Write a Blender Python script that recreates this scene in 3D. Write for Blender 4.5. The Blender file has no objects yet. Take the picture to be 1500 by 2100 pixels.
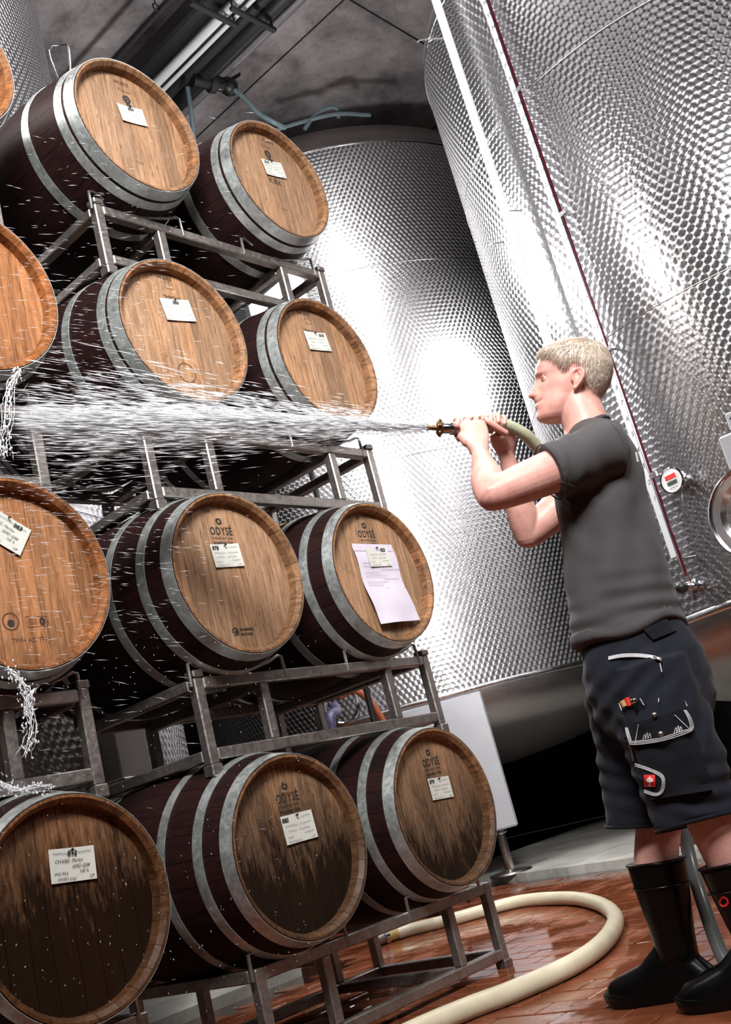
import bpy, bmesh, math, random
import numpy as np
from mathutils import Vector, Matrix, noise
from mathutils.bvhtree import BVHTree
random.seed(7); rng = np.random.default_rng(7)
S = bpy.context.scene; COL = S.collection; PI = math.pi
# ------------------------------------------------------------------ camera
FPX, YAW, PITCH, ROLL, EYE = 2200.36, 0.8923, 0.2706, -0.2588, 0.65
fw = np.array([math.sin(YAW)*math.cos(PITCH), math.cos(YAW)*math.cos(PITCH), math.sin(PITCH)])
_r = np.array([math.cos(YAW), -math.sin(YAW), 0.0]); _u = np.cross(_r, fw)
rt = _r*math.cos(ROLL) + _u*math.sin(ROLL); up = -_r*math.sin(ROLL) + _u*math.cos(ROLL)
cam_data = bpy.data.cameras.new('camera'); cam = bpy.data.objects.new('camera', cam_data); COL.objects.link(cam)
cam_data.sensor_fit = 'VERTICAL'; cam_data.sensor_height = 36.0; cam_data.lens = FPX/2100*36
cam_data.clip_start = 0.05; cam_data.clip_end = 100
cam.matrix_world = Matrix(((rt[0], up[0], -fw[0], 0), (rt[1], up[1], -fw[1], 0), (rt[2], up[2], -fw[2], EYE), (0, 0, 0, 1)))
S.camera = cam
# ------------------------------------------------------------------ world, lights, exposure
S.view_settings.view_transform = 'Standard'; S.view_settings.look = 'None'
S.view_settings.exposure = 0.0; S.view_settings.gamma = 1.0; S.view_settings.use_curve_mapping = False
try:
    S.cycles.use_denoising = True; S.cycles.use_adaptive_sampling = True; S.cycles.adaptive_threshold = .045
    S.cycles.max_bounces = 8; S.cycles.diffuse_bounces = 3; S.cycles.glossy_bounces = 4; S.cycles.transmission_bounces = 4; S.cycles.transparent_max_bounces = 12
except Exception: pass
W = bpy.data.worlds.new('cellar_dim'); S.world = W; W.use_nodes = True
W.node_tree.nodes['Background'].inputs[0].default_value = (0.62, 0.60, 0.64, 1)
W.node_tree.nodes['Background'].inputs[1].default_value = 0.05
def area(name, loc, target, sx, sy, power, color=(1, 1, 1), spread=180):
    d = bpy.data.lights.new(name, 'AREA'); d.shape = 'RECTANGLE'; d.size = sx; d.size_y = sy
    d.energy = power; d.color = color; d.spread = math.radians(spread)
    o = bpy.data.objects.new(name, d); COL.objects.link(o); o.location = loc
    o.rotation_euler = (Vector(target)-Vector(loc)).to_track_quat('-Z', 'Y').to_euler(); return o
LAMP = (4.72, 4.12, 3.90)            # flood lamp behind the racks, seen between the barrels
area('flood_lamp_light', (LAMP[0]-0.02, LAMP[1]-0.10, LAMP[2]), (4.9, 2.2, 3.0), 0.44, 0.34, 230, (1, 0.985, 1.0))
sp_ = bpy.data.lights.new('flood_lamp_spill', 'POINT'); sp_.energy = 135; sp_.shadow_soft_size = .12; so_ = bpy.data.objects.new('flood_lamp_spill', sp_); COL.objects.link(so_); so_.location = (LAMP[0], LAMP[1]+.02, LAMP[2]+.36)
area('between_tanks_light', (6.80, 3.30, 3.9), (6.7, 4.9, 2.6), 0.7, 0.9, 80, (1, 0.99, 1.0))
area('softbox_light', (0.2, -0.3, 4.1), (2.7, 2.5, 2.25), 1.3, 1.0, 114, (1, 0.985, 0.98), 84)
area('fill_light', (3.2, -2.6, 4.6), (4.2, 1.5, 2.0), 1.4, 1.4, 52, (1, 0.98, 0.98), 120)  # unseen fill lamp, added behind the camera
area('overhead_fill_light', (4.3, 1.7, 6.5), (4.3, 1.75, 0), 0.3, 3.0, 150, (1, 0.99, 0.98))  # unseen overhead lamp, added to brighten the plinth and aisle
area('side_fill_light', (0.4, 3.6, 4.8), (3.0, 1.6, 1.2), 0.7, 0.7, 45, (1, 0.97, 0.94), 110)  # extra lamp added out of view on the left
# ------------------------------------------------------------------ helpers
nf = np.array([math.sin(YAW), math.cos(YAW), 0.0])
def AT(x, y, D):
    """point seen at photo pixel (x, y), D metres in front of the camera measured level"""
    d = fw + rt*(x-750)/FPX - up*(y-1050)/FPX
    p = d*(D/float(d@nf)); p[2] += EYE; return p
def ONY(x, y, Y):
    d = fw + rt*(x-750)/FPX - up*(y-1050)/FPX; p = d*(Y/d[1]); p[2] += EYE; return p
def ONZ(x, y, Z):
    d = fw + rt*(x-750)/FPX - up*(y-1050)/FPX; p = d*((Z-EYE)/d[2]); p[2] += EYE; return p
def PROJ(P):
    q = np.array(P, float) - np.array([0, 0, EYE]); dd = q@fw
    return 750+FPX*(q@rt)/dd, 1050-FPX*(q@up)/dd, dd

class MB:
    """collects primitives into one mesh"""
    def __init__(s): s.v = []; s.f = []; s.m = []; s.mi = 0
    def add(s, vs, fs):
        o = len(s.v); s.v += [tuple(map(float, p)) for p in vs]
        s.f += [tuple(i+o for i in f) for f in fs]; s.m += [s.mi]*len(fs); return s
    def box(s, c, d, M=None, bev=0.0):
        x, y, z = [k/2 for k in d]
        if bev <= 0:
            vs = [(-x,-y,-z),(x,-y,-z),(x,y,-z),(-x,y,-z),(-x,-y,z),(x,-y,z),(x,y,z),(-x,y,z)]
            fs = [(3,2,1,0),(4,5,6,7),(0,1,5,4),(1,2,6,5),(2,3,7,6),(3,0,4,7)]
        else:
            b = min(bev, x*.9, y*.9, z*.9); vs = []; fs = []
            for sz in (-1, 1):
                for sy in (-1, 1):
                    for sx in (-1, 1):
                        vs += [(sx*x, sy*(y-b), sz*(z-b)), (sx*(x-b), sy*y, sz*(z-b)), (sx*(x-b), sy*(y-b), sz*z)]
            def k(sx, sy, sz, a): return ((sz > 0)*4+(sy > 0)*2+(sx > 0))*3+a
            for a in (0, 1, 2):
                for sg in (-1, 1):
                    q = []
                    for (p1, p2) in ((-1,-1),(1,-1),(1,1),(-1,1)):
                        t = [0, 0, 0]; t[a] = sg; t[(a+1) % 3] = p1; t[(a+2) % 3] = p2; q.append(k(*t, a))
                    fs.append(tuple(q if sg > 0 else q[::-1]))
            for a in (0, 1, 2):
                b1, b2 = (a+1) % 3, (a+2) % 3
                for s1 in (-1, 1):
                    for s2 in (-1, 1):
                        t0 = [0, 0, 0]; t0[b1] = s1; t0[b2] = s2; t1 = list(t0); t0[a] = -1; t1[a] = 1
                        q = [k(*t0, b1), k(*t1, b1), k(*t1, b2), k(*t0, b2)]
                        fs.append(tuple(q if s1*s2 < 0 else q[::-1]))
            for sz in (-1, 1):
                for sy in (-1, 1):
                    for sx in (-1, 1):
                        q = [k(sx, sy, sz, 0), k(sx, sy, sz, 1), k(sx, sy, sz, 2)]
                        fs.append(tuple(q if sx*sy*sz > 0 else q[::-1]))
        if M is not None: vs = [tuple(M @ Vector(p)) for p in vs]
        return s.add([(p[0]+c[0], p[1]+c[1], p[2]+c[2]) for p in vs], fs)
    def bar(s, a, b, w, h=None, upv=(0, 0, 1), bev=0.0):
        a, b = Vector(a), Vector(b); d = b-a; L = d.length; d.normalize(); h = h or w
        u = Vector(upv)
        if abs(u.dot(d)) > .95: u = Vector((0, 1, 0))
        sd = d.cross(u).normalized(); u = sd.cross(d)
        M = Matrix((sd, d, u)).transposed()
        return s.box(tuple((a+b)/2), (w, L, h), M, bev)
    def tube(s, pts, r, n=10, closed=False, caps=True, flat=1.0, upv=(0, 0, 1)):
        P = [Vector(p) for p in pts]; N = len(P); rs = r if hasattr(r, '__len__') else [r]*N
        vs = []; u = None
        for i in range(N):
            if closed: t = P[(i+1) % N]-P[i-1]
            else: t = P[min(i+1, N-1)]-P[max(i-1, 0)]
            t.normalize()
            if u is None:
                u = Vector(upv)
                if abs(u.dot(t)) > .9: u = Vector((0, 1, 0.3))
            u = (u-t*u.dot(t)).normalized(); w = t.cross(u)
            for k in range(n):
                a = 2*PI*k/n
                vs.append(P[i]+(w*math.cos(a)*rs[i])+(u*math.sin(a)*rs[i]*flat))
        fs = []; R = N if closed else N-1
        for i in range(R):
            for k in range(n):
                a, b = i*n+k, i*n+(k+1) % n; c, d = ((i+1) % N)*n+(k+1) % n, ((i+1) % N)*n+k
                fs.append((a, b, c, d))
        if caps and not closed:
            fs.append(tuple(range(n))[::-1]); fs.append(tuple((N-1)*n+k for k in range(n)))
        return s.add(vs, fs)
    def lathe(s, prof, n=32, axis='Z', c=(0, 0, 0), a0=0.0, a1=2*PI, close=False):
        full = abs(a1-a0-2*PI) < 1e-6; m = n if full else n+1; vs = []
        for (r, z) in prof:
            for k in range(m):
                a = a0+(a1-a0)*k/n; x, y = r*math.cos(a), r*math.sin(a)
                p = {'Z': (x, y, z), 'Y': (x, z, -y), 'X': (z, x, y)}[axis]
                vs.append((p[0]+c[0], p[1]+c[1], p[2]+c[2]))
        fs = []; N = len(prof)
        for i in range(N if close else N-1):
            j = (i+1) % N
            for k in range(n):
                k2 = (k+1) % m
                fs.append((i*m+k, i*m+k2, j*m+k2, j*m+k))
        return s.add(vs, fs)
    def ball(s, c, r, n=12, m=8, M=None):
        rx, ry, rz = r if hasattr(r, '__len__') else (r, r, r); vs = [(0, 0, -rz)]
        for i in range(1, m):
            t = PI*i/m-PI/2
            for k in range(n):
                a = 2*PI*k/n; vs.append((rx*math.cos(t)*math.cos(a), ry*math.cos(t)*math.sin(a), rz*math.sin(t)))
        vs.append((0, 0, rz)); fs = []
        for k in range(n): fs.append((0, 1+(k+1) % n, 1+k))
        for i in range(m-2):
            for k in range(n):
                fs.append((1+i*n+k, 1+i*n+(k+1) % n, 1+(i+1)*n+(k+1) % n, 1+(i+1)*n+k))
        t = len(vs)-1
        for k in range(n): fs.append((t, 1+(m-2)*n+k, 1+(m-2)*n+(k+1) % n))
        if M is not None: vs = [tuple(M @ Vector(p)) for p in vs]
        return s.add([(p[0]+c[0], p[1]+c[1], p[2]+c[2]) for p in vs], fs)
    def loft(s, rings, caps=True):
        n = len(rings[0]); vs = [p for r in rings for p in r]; fs = []
        for i in range(len(rings)-1):
            for k in range(n):
                fs.append((i*n+k, i*n+(k+1) % n, (i+1)*n+(k+1) % n, (i+1)*n+k))
        if caps: fs.append(tuple(range(n))[::-1]); fs.append(tuple((len(rings)-1)*n+k for k in range(n)))
        return s.add(vs, fs)
    def prism(s, poly, y0, y1):
        """polygon in x,z extruded along y"""
        n = len(poly); vs = [(p[0], y0, p[1]) for p in poly]+[(p[0], y1, p[1]) for p in poly]
        fs = [tuple(range(n)), tuple(range(2*n-1, n-1, -1))]
        for k in range(n): fs.append((k, n+k, n+(k+1) % n, (k+1) % n))
        return s.add(vs, fs)
    def mesh(s, name, mats, smooth=35):
        me = bpy.data.meshes.new(name); me.from_pydata(s.v, [], s.f)
        mats = mats if isinstance(mats, (list, tuple)) else [mats]
        for m in mats: me.materials.append(m)
        if len(mats) > 1: me.polygons.foreach_set('material_index', s.m)
        if smooth is not None:
            me.polygons.foreach_set('use_smooth', [True]*len(me.polygons))
            if smooth < 180: me.set_sharp_from_angle(angle=math.radians(smooth))
        bm = bmesh.new(); bm.from_mesh(me); bmesh.ops.recalc_face_normals(bm, faces=bm.faces); bm.to_mesh(me); bm.free()
        me.update(); return me
    def build(s, name, mats, parent=None, smooth=35, loc=(0, 0, 0)):
        return link(name, s.mesh(name, mats, smooth), parent, loc)
def link(name, data, parent=None, loc=(0, 0, 0), rot=None):
    o = bpy.data.objects.new(name, data); COL.objects.link(o); o.location = loc
    if rot: o.rotation_euler = rot
    if parent is not None: o.parent = parent
    return o
def thing(name, label, cat, loc=(0, 0, 0), rotz=0.0, group=None):
    o = bpy.data.objects.new(name, None); COL.objects.link(o); o.location = loc; o.rotation_euler = (0, 0, rotz)
    o.empty_display_size = .1; return tag(o, label, cat, group)
def tag(o, label, cat=None, group=None, kind=None):
    if label: o['label'] = label
    if cat: o['category'] = cat
    if group: o['group'] = group
    if kind: o['kind'] = kind
    return o
def struct(o, label=None): o['kind'] = 'structure'; return tag(o, label) if label else o
def spline(pts, n):
    """Catmull-Rom through points (any dimension), n samples"""
    P = np.array(pts, float); m = len(P); out = []
    Q = np.vstack([2*P[0]-P[1], P, 2*P[-1]-P[-2]])
    for t in np.linspace(0, m-1, n):
        i = min(int(t), m-2); u = t-i; a, b, c, d = Q[i], Q[i+1], Q[i+2], Q[i+3]
        out.append(.5*((2*b)+(-a+c)*u+(2*a-5*b+4*c-d)*u*u+(-a+3*b-3*c+d)*u**3))
    return np.array(out)
_tc = {}
def text_mesh(txt, size, align='CENTER', shear=0.0, bold=0.0, space=1.0):
    cu = bpy.data.curves.new('txt', 'FONT'); cu.body = txt; cu.size = size; cu.align_x = align; cu.align_y = 'CENTER'
    cu.shear = shear; cu.offset = bold; cu.space_character = space; cu.resolution_u = 2
    o = bpy.data.objects.new('txt', cu); COL.objects.link(o)
    dg = bpy.context.evaluated_depsgraph_get(); me = bpy.data.meshes.new_from_object(o.evaluated_get(dg))
    bpy.data.objects.remove(o); bpy.data.curves.remove(cu); return me
def write(txt, size, mat, parent, x, z, y, ang=0.0, name='lettering', sx=1.0, **k):
    """flat lettering in the x,z plane facing -y"""
    me = text_mesh(txt, size, **k); ca, sa = math.cos(ang), math.sin(ang)
    for v in me.vertices:
        a, b = v.co.x*sx, v.co.y; v.co = (x+a*ca-b*sa, y, z+a*sa+b*ca)
    me.materials.clear(); me.materials.append(mat); me.name = name
    return link(name, me, parent)
# ------------------------------------------------------------------ materials
class N:
    """small node-graph writer"""
    def __init__(s, name):
        s.m = bpy.data.materials.new(name); s.m.use_nodes = True; s.t = s.m.node_tree
        s.b = s.t.nodes['Principled BSDF']; s.out = s.t.nodes['Material Output']
    def n(s, kind, **k):
        x = s.t.nodes.new('ShaderNode'+kind)
        for a, b in k.items(): setattr(x, a, b)
        return x
    def lk(s, a, b): s.t.links.new(a, b); return s
    def val(s, sock, v):
        if hasattr(v, 'is_output') or isinstance(v, bpy.types.NodeSocket): s.lk(v, sock)
        else: sock.default_value = v
    def math(s, op, a, b=None, c=None, clamp=False):
        x = s.n('Math', operation=op, use_clamp=clamp); s.val(x.inputs[0], a)
        if b is not None: s.val(x.inputs[1], b)
        if c is not None: s.val(x.inputs[2], c)
        return x.outputs[0]
    def vmath(s, op, a, b=None, scale=None):
        x = s.n('VectorMath', operation=op); s.val(x.inputs[0], a)
        if b is not None: s.val(x.inputs[1], b)
        if scale is not None: s.val(x.inputs['Scale'], scale)
        return x.outputs['Value'] if op in ('LENGTH', 'DOT_PRODUCT') else x.outputs[0]
    def co(s, kind='Object'): return s.n('TexCoord').outputs[kind]
    def mapp(s, v, scale=(1, 1, 1), loc=(0, 0, 0), rot=(0, 0, 0)):
        x = s.n('Mapping'); s.lk(v, x.inputs[0]); x.inputs['Scale'].default_value = scale
        x.inputs['Location'].default_value = loc; x.inputs['Rotation'].default_value = rot; return x.outputs[0]
    def noise(s, v, scale=5, detail=4, rough=.6, dist=0.0, out='Fac'):
        x = s.n('TexNoise'); s.lk(v, x.inputs['Vector']); x.inputs['Scale'].default_value = scale
        x.inputs['Detail'].default_value = detail; x.inputs['Roughness'].default_value = rough
        x.inputs['Distortion'].default_value = dist; return x.outputs[out]
    def ramp(s, f, *stops, interp='LINEAR'):
        x = s.n('ValToRGB'); s.lk(f, x.inputs[0]); cr = x.color_ramp; cr.interpolation = interp
        while len(cr.elements) < len(stops): cr.elements.new(.5)
        for e, (p, c) in zip(cr.elements, stops):
            e.position = p; e.color = (c, c, c, 1) if not hasattr(c, '__len__') else (*c[:3], 1)
        return x.outputs[0]
    def mix(s, f, a, b, mode='MIX'):
        x = s.n('Mix', data_type='RGBA', blend_type=mode); s.val(x.inputs[0], f)
        for sk, v in ((x.inputs[6], a), (x.inputs[7], b)): s.val(sk, (*v[:3], 1) if isinstance(v, tuple) else v)
        return x.outputs[2]
    def bump(s, h, strength=.3, dist=.01, normal=None):
        x = s.n('Bump'); s.lk(h, x.inputs['Height']); x.inputs['Strength'].default_value = strength
        x.inputs['Distance'].default_value = dist
        if normal is not None: s.lk(normal, x.inputs['Normal'])
        s.lk(x.outputs[0], s.b.inputs['Normal']); return x.outputs[0]
    def set(s, **k):
        al = dict(color='Base Color', rough='Roughness', metal='Metallic', spec='Specular IOR Level', trans='Transmission Weight',
                  alpha='Alpha', ior='IOR', emit='Emission Color', estr='Emission Strength', coat='Coat Weight', sheen='Sheen Weight',
                  sss='Subsurface Weight', aniso='Anisotropic', tangent='Tangent', crough='Coat Roughness')
        for a, v in k.items():
            if isinstance(v, tuple) and a in ('color', 'emit'): v = (*v[:3], 1)
            s.val(s.b.inputs[al[a]], v)
        return s
def c(r, g, b):
    f = lambda v: (v/255/12.92) if v <= 10 else ((v/255+.055)/1.055)**2.4
    return (f(r), f(g), f(b))
def plain(name, col, rough=.5, metal=0.0, var=.15, nscale=30, bump=0.0, **k):
    x = N(name); o = x.co(); nz = x.noise(o, nscale, 4)
    x.set(color=x.mix(x.ramp(nz, (.3, 0), (.7, 1)), tuple(v*(1-var) for v in col), tuple(min(1, v*(1+var)) for v in col)), rough=rough, metal=metal, **k)
    if bump: x.bump(nz, bump, .004)
    return x.m
def wood(name, lo, hi, axis, stk=1.0, rough=.55, stain_shade=True, spots=True):
    """axis: stretch of the grain (object coords)"""
    x = N(name); oi = x.n('ObjectInfo'); o = x.co()
    off = x.n('CombineXYZ'); rv = x.math('MULTIPLY', oi.outputs['Random'], 17.0)
    for i in range(3): x.lk(rv, off.inputs[i])
    p = x.vmath('ADD', o, off.outputs[0])
    g1 = x.noise(x.mapp(p, axis), 9, 6, .65, .6); g2 = x.noise(x.mapp(p, tuple(a*4 for a in axis)), 12, 3, .7)
    grain = x.math('ADD', x.math('MULTIPLY', g1, .7), x.math('MULTIPLY', g2, .3))
    col = x.mix(x.ramp(grain, (.36, 0), (.64, 1)), lo, hi)
    rnd = x.ramp(oi.outputs['Random'], (0, (.74, .72, .70)), (.5, (1, 1, 1)), (1, (1.12, 1.02, .92)))
    col = x.mix(1.0, col, rnd, 'MULTIPLY')
    if spots:
        sp = x.ramp(x.noise(x.mapp(o, tuple(a**.5*1.0 for a in axis)), 34, 2, .5), (.66, 0), (.74, 1))
        col = x.mix(x.math('MULTIPLY', sp, .55), col, tuple(v*.28 for v in lo))
    if stain_shade:     # object colour red channel = wine stain plus painted shade, darker towards the bottom
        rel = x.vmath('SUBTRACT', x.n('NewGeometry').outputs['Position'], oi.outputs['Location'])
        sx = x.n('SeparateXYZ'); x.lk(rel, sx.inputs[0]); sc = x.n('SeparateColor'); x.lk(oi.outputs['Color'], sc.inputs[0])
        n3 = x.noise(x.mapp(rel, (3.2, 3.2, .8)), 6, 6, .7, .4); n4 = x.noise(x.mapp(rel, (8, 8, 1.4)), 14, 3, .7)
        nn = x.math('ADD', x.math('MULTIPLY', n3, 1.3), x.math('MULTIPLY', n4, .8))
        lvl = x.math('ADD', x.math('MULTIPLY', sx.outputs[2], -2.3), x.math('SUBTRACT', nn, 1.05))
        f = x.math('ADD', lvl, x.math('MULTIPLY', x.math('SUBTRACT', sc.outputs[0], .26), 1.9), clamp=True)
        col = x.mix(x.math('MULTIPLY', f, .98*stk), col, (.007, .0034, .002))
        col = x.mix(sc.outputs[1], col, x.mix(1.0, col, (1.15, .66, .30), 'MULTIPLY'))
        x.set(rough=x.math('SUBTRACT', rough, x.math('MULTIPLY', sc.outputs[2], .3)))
    else: x.set(rough=rough)
    x.set(color=col, spec=.16); x.bump(grain, .18, .002); return x.m
MT = {}
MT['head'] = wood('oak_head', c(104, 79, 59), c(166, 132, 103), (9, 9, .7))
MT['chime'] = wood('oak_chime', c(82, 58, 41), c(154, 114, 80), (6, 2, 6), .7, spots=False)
MT['stave'] = wood('wine_stained_stave', c(15, 7, 7), c(40, 18, 17), (9, .7, 9), rough=.58, stain_shade=False, spots=False)
def galv(name, a, b, rough=.42, rst=.5):
    x = N(name); o = x.co(); v = x.n('TexVoronoi', feature='F1'); x.lk(o, v.inputs['Vector']); v.inputs['Scale'].default_value = 90
    nz = x.noise(o, 16, 5, .7); fl = x.noise(o, 60, 3)
    col = x.mix(x.ramp(nz, (.35, 0), (.65, 1)), a, b); bw = x.n('RGBToBW'); x.lk(v.outputs['Color'], bw.inputs[0]); col = x.mix(.25, col, bw.outputs[0], 'SOFT_LIGHT')
    rust = x.ramp(x.noise(o, 7, 6, .75), (.62, 0), (.74, 1)); col = x.mix(x.math('MULTIPLY', rust, rst), col, c(84, 58, 44))
    x.set(color=col, metal=.85, rough=x.ramp(fl, (.3, rough-.1), (.7, rough+.12))); x.bump(fl, .08, .001); return x.m
MT['hoop'] = galv('galvanised_hoop', c(172, 177, 175), c(212, 217, 215), .42, .3)
MT['rack'] = galv('rack_steel', c(136, 128, 124), c(160, 152, 147), .38, .12)
MT['racksh'] = galv('rack_cap_steel', c(120, 113, 109), c(142, 135, 130), .42, .15)
MT['wire'] = plain('bare_steel_rod', c(150, 148, 146), .35, .9)
def engine(name, spot, R, base, rough):
    x = N(name); o = x.co(); sx = x.n('SeparateXYZ'); x.lk(o, sx.inputs[0]); X, Y, Z = sx.outputs
    ang = x.math('ARCTAN2', Y, X); u = x.math('MULTIPLY', ang, R/spot); v = x.math('MULTIPLY', Z, 1/(spot*.82))
    row = x.math('FLOOR', v); od = x.math('MULTIPLY', x.math('MODULO', row, 2.0), .5); u2 = x.math('ADD', u, od)
    col = x.math('FLOOR', u2); cu = x.math('SUBTRACT', x.math('SUBTRACT', u2, col), .5)
    cv = x.math('MULTIPLY', x.math('SUBTRACT', x.math('SUBTRACT', v, row), .5), .82)
    cid = x.n('CombineXYZ'); x.lk(col, cid.inputs[0]); x.lk(row, cid.inputs[1])
    wn = x.n('TexWhiteNoise'); x.lk(cid.outputs[0], wn.inputs['Vector'])
    cx = x.n('CombineXYZ'); x.lk(x.math('MULTIPLY', Y, -1.0), cx.inputs[0]); x.lk(X, cx.inputs[1]); cx.inputs[2].default_value = 0
    T = x.vmath('NORMALIZE', cx.outputs[0])
    B = x.n('CombineXYZ'); B.inputs[2].default_value = 1.0
    tan = x.vmath('ADD', x.vmath('SCALE', T, scale=x.math('MULTIPLY', cv, -1.0)), x.vmath('SCALE', B.outputs[0], scale=cu))
    tan = x.vmath('NORMALIZE', tan); x.set(tangent=tan)
    rad = x.math('SQRT', x.math('ADD', x.math('MULTIPLY', cu, cu), x.math('MULTIPLY', cv, cv)))
    # each buffed spot is a very shallow dish, and stands a hair off its neighbours
    geo = x.n('NewGeometry'); k = .055
    tilt = x.vmath('ADD', x.vmath('SCALE', T, scale=x.math('MULTIPLY', cu, k)), x.vmath('SCALE', B.outputs[0], scale=x.math('MULTIPLY', cv, k)))
    jit = x.vmath('SCALE', x.vmath('SUBTRACT', wn.outputs['Color'], (.5, .5, .5)), scale=.035)
    nn = x.vmath('NORMALIZE', x.vmath('ADD', geo.outputs['Normal'], x.vmath('ADD', tilt, jit)))
    x.lk(nn, x.b.inputs['Normal'])
    sh = x.ramp(rad, (.0, .92), (.40, 1.0), (.52, .70)); cl = x.mix(1.0, base, sh, 'MULTIPLY')
    x.set(color=cl, metal=1.0, rough=rough, aniso=.85); return x.m
def brushed(name, col, rough=.34, axis=(1, 1, 30)):
    x = N(name); o = x.co(); nz = x.noise(x.mapp(o, axis), 8, 5, .7); big = x.noise(o, 2.2, 4, .6)
    cl = x.mix(x.ramp(nz, (.3, 0), (.7, 1)), tuple(v*.82 for v in col), col); cl = x.mix(x.math('MULTIPLY', x.ramp(big, (.5, 0), (.75, 1)), .4), cl, tuple(v*.55 for v in col))
    x.set(color=cl, metal=1.0, rough=x.ramp(nz, (.3, rough-.06), (.7, rough+.08))); x.bump(nz, .05, .001); return x.m
STEEL = (.49, .48, .49)
MT['steel'] = brushed('brushed_steel', c(168, 162, 160), .36)
MT['bright'] = brushed('bright_steel', c(214, 212, 214), .22, (4, 4, 4))
MT['chrome'] = plain('polished_steel', c(206, 206, 210), .12, 1.0, .05)
MT['panel'] = plain('satin_grey_panel', c(176, 177, 182), .38, .35, .04, 6)
MT['black'] = plain('black_paint', c(20, 19, 20), .45)
MT['dark'] = plain('dark_insulation', c(30, 28, 30), .6, bump=.1)
MT['pale'] = plain('pale_pipe', c(120, 116, 120), .4, .3)
MT['cable'] = plain('grey_green_tube', c(92, 108, 112), .4)
MT['brass'] = plain('worn_brass', c(118, 92, 62), .32, .95, .3, 90)
MT['rubber'] = plain('black_rubber', c(9, 9, 9), .30, 0, .2, 60, spec=.22)
MT['rubberin'] = plain('boot_lining', c(58, 22, 30), .7)
MT['red'] = plain('red_patch', c(214, 44, 36), .6)
MT['white'] = plain('white_print', c(228, 226, 224), .6)
MT['thread'] = plain('white_thread', c(196, 196, 200), .7)
MT['ink'] = plain('brand_black', c(34, 26, 22), .7)
MT['inkb'] = plain('burnt_brand', c(74, 46, 28), .7)
MT['pen'] = plain('pen_black', c(30, 30, 34), .6)
MT['pencil'] = plain('faint_pen', c(86, 84, 90), .7)
MT['card'] = plain('white_card', c(186, 186, 178), .6, 0, .03)
MT['sheet'] = plain('thin_lilac_paper', c(190, 182, 194), .6, 0, .05, 8)
MT['pin'] = plain('dark_nail', c(30, 26, 26), .4, .8)
MT['bung'] = plain('tan_bung', c(196, 150, 92), .5)
MT['redwine'] = plain('red_wine', c(76, 9, 24), .15, 0, .1, spec=.7)
MT['scale'] = plain('scale_strip', c(226, 228, 230), .35, .3, .03)
MT['orange'] = plain('orange_tube', c(176, 98, 64), .4)
MT['purple'] = plain('violet_clamp', c(100, 94, 128), .4, .3)
MT['yellow'] = plain('yellow_print', c(220, 190, 60), .6)
def _hose():
    x = N('braided_hose'); o = x.co(); wv = x.noise(o, 160, 2); x.set(color=x.mix(wv, c(128, 136, 110), c(186, 188, 160)), rough=.28, spec=.5); x.bump(wv, .15, .001); return x.m
MT['hose'] = _hose()
MT['fhose'] = plain('cream_hose', c(204, 194, 168), .32, 0, .1, 10)
MT['ghose'] = plain('grey_hose', c(116, 120, 118), .25, 0, .08, 12)
def _tile():
    x = N('wet_terracotta'); oi = x.n('ObjectInfo'); g = x.n('NewGeometry'); p = g.outputs['Position']
    n1 = x.noise(p, 3.2, 5, .65); n2 = x.noise(p, 26, 4)
    isl = x.n('NewGeometry').outputs['Random Per Island']; r = x.math('ADD', x.math('MULTIPLY', oi.outputs['Random'], .5), x.math('MULTIPLY', isl, .5))
    col = x.mix(r, c(124, 68, 44), c(164, 98, 66)); col = x.mix(x.math('MULTIPLY', n2, .35), col, c(84, 40, 26))
    wet = x.ramp(n1, (.40, 0), (.56, 1)); col = x.mix(x.math('MULTIPLY', wet, .35), col, c(78, 34, 20))
    x.set(color=col, rough=x.ramp(n1, (.40, .34), (.52, .05)), spec=.55); x.bump(x.math('MULTIPLY', n2, x.math('SUBTRACT', 1.0, wet)), .12, .003); return x.m
MT['tile'] = _tile()
MT['grout'] = plain('wet_grout', c(58, 34, 26), .12, 0, .2, 20, spec=.6)
def _conc(name, a, b, s1, rough, bs=.25):
    x = N(name); o = x.n('NewGeometry').outputs['Position']; n1 = x.noise(o, s1, 7, .7, .3); n2 = x.noise(o, s1*9, 5, .7)
    col = x.mix(x.ramp(n1, (.32, 0), (.68, 1)), a, b); col = x.mix(x.math('MULTIPLY', x.ramp(n2, (.55, 0), (.75, 1)), .5), col, tuple(v*.45 for v in a))
    x.set(color=col, rough=rough); x.bump(n2, bs, .006); return x.m
MT['ceil'] = _conc('board_marked_concrete', c(84, 79, 80), c(176, 168, 168), 1.5, .85)
MT['plinth'] = _conc('worn_concrete', c(136, 136, 129), c(198, 196, 188), 2.4, .55, .4)
MT['wall'] = _conc('dark_wall', c(30, 28, 30), c(48, 45, 48), 1.2, .85)
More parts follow.
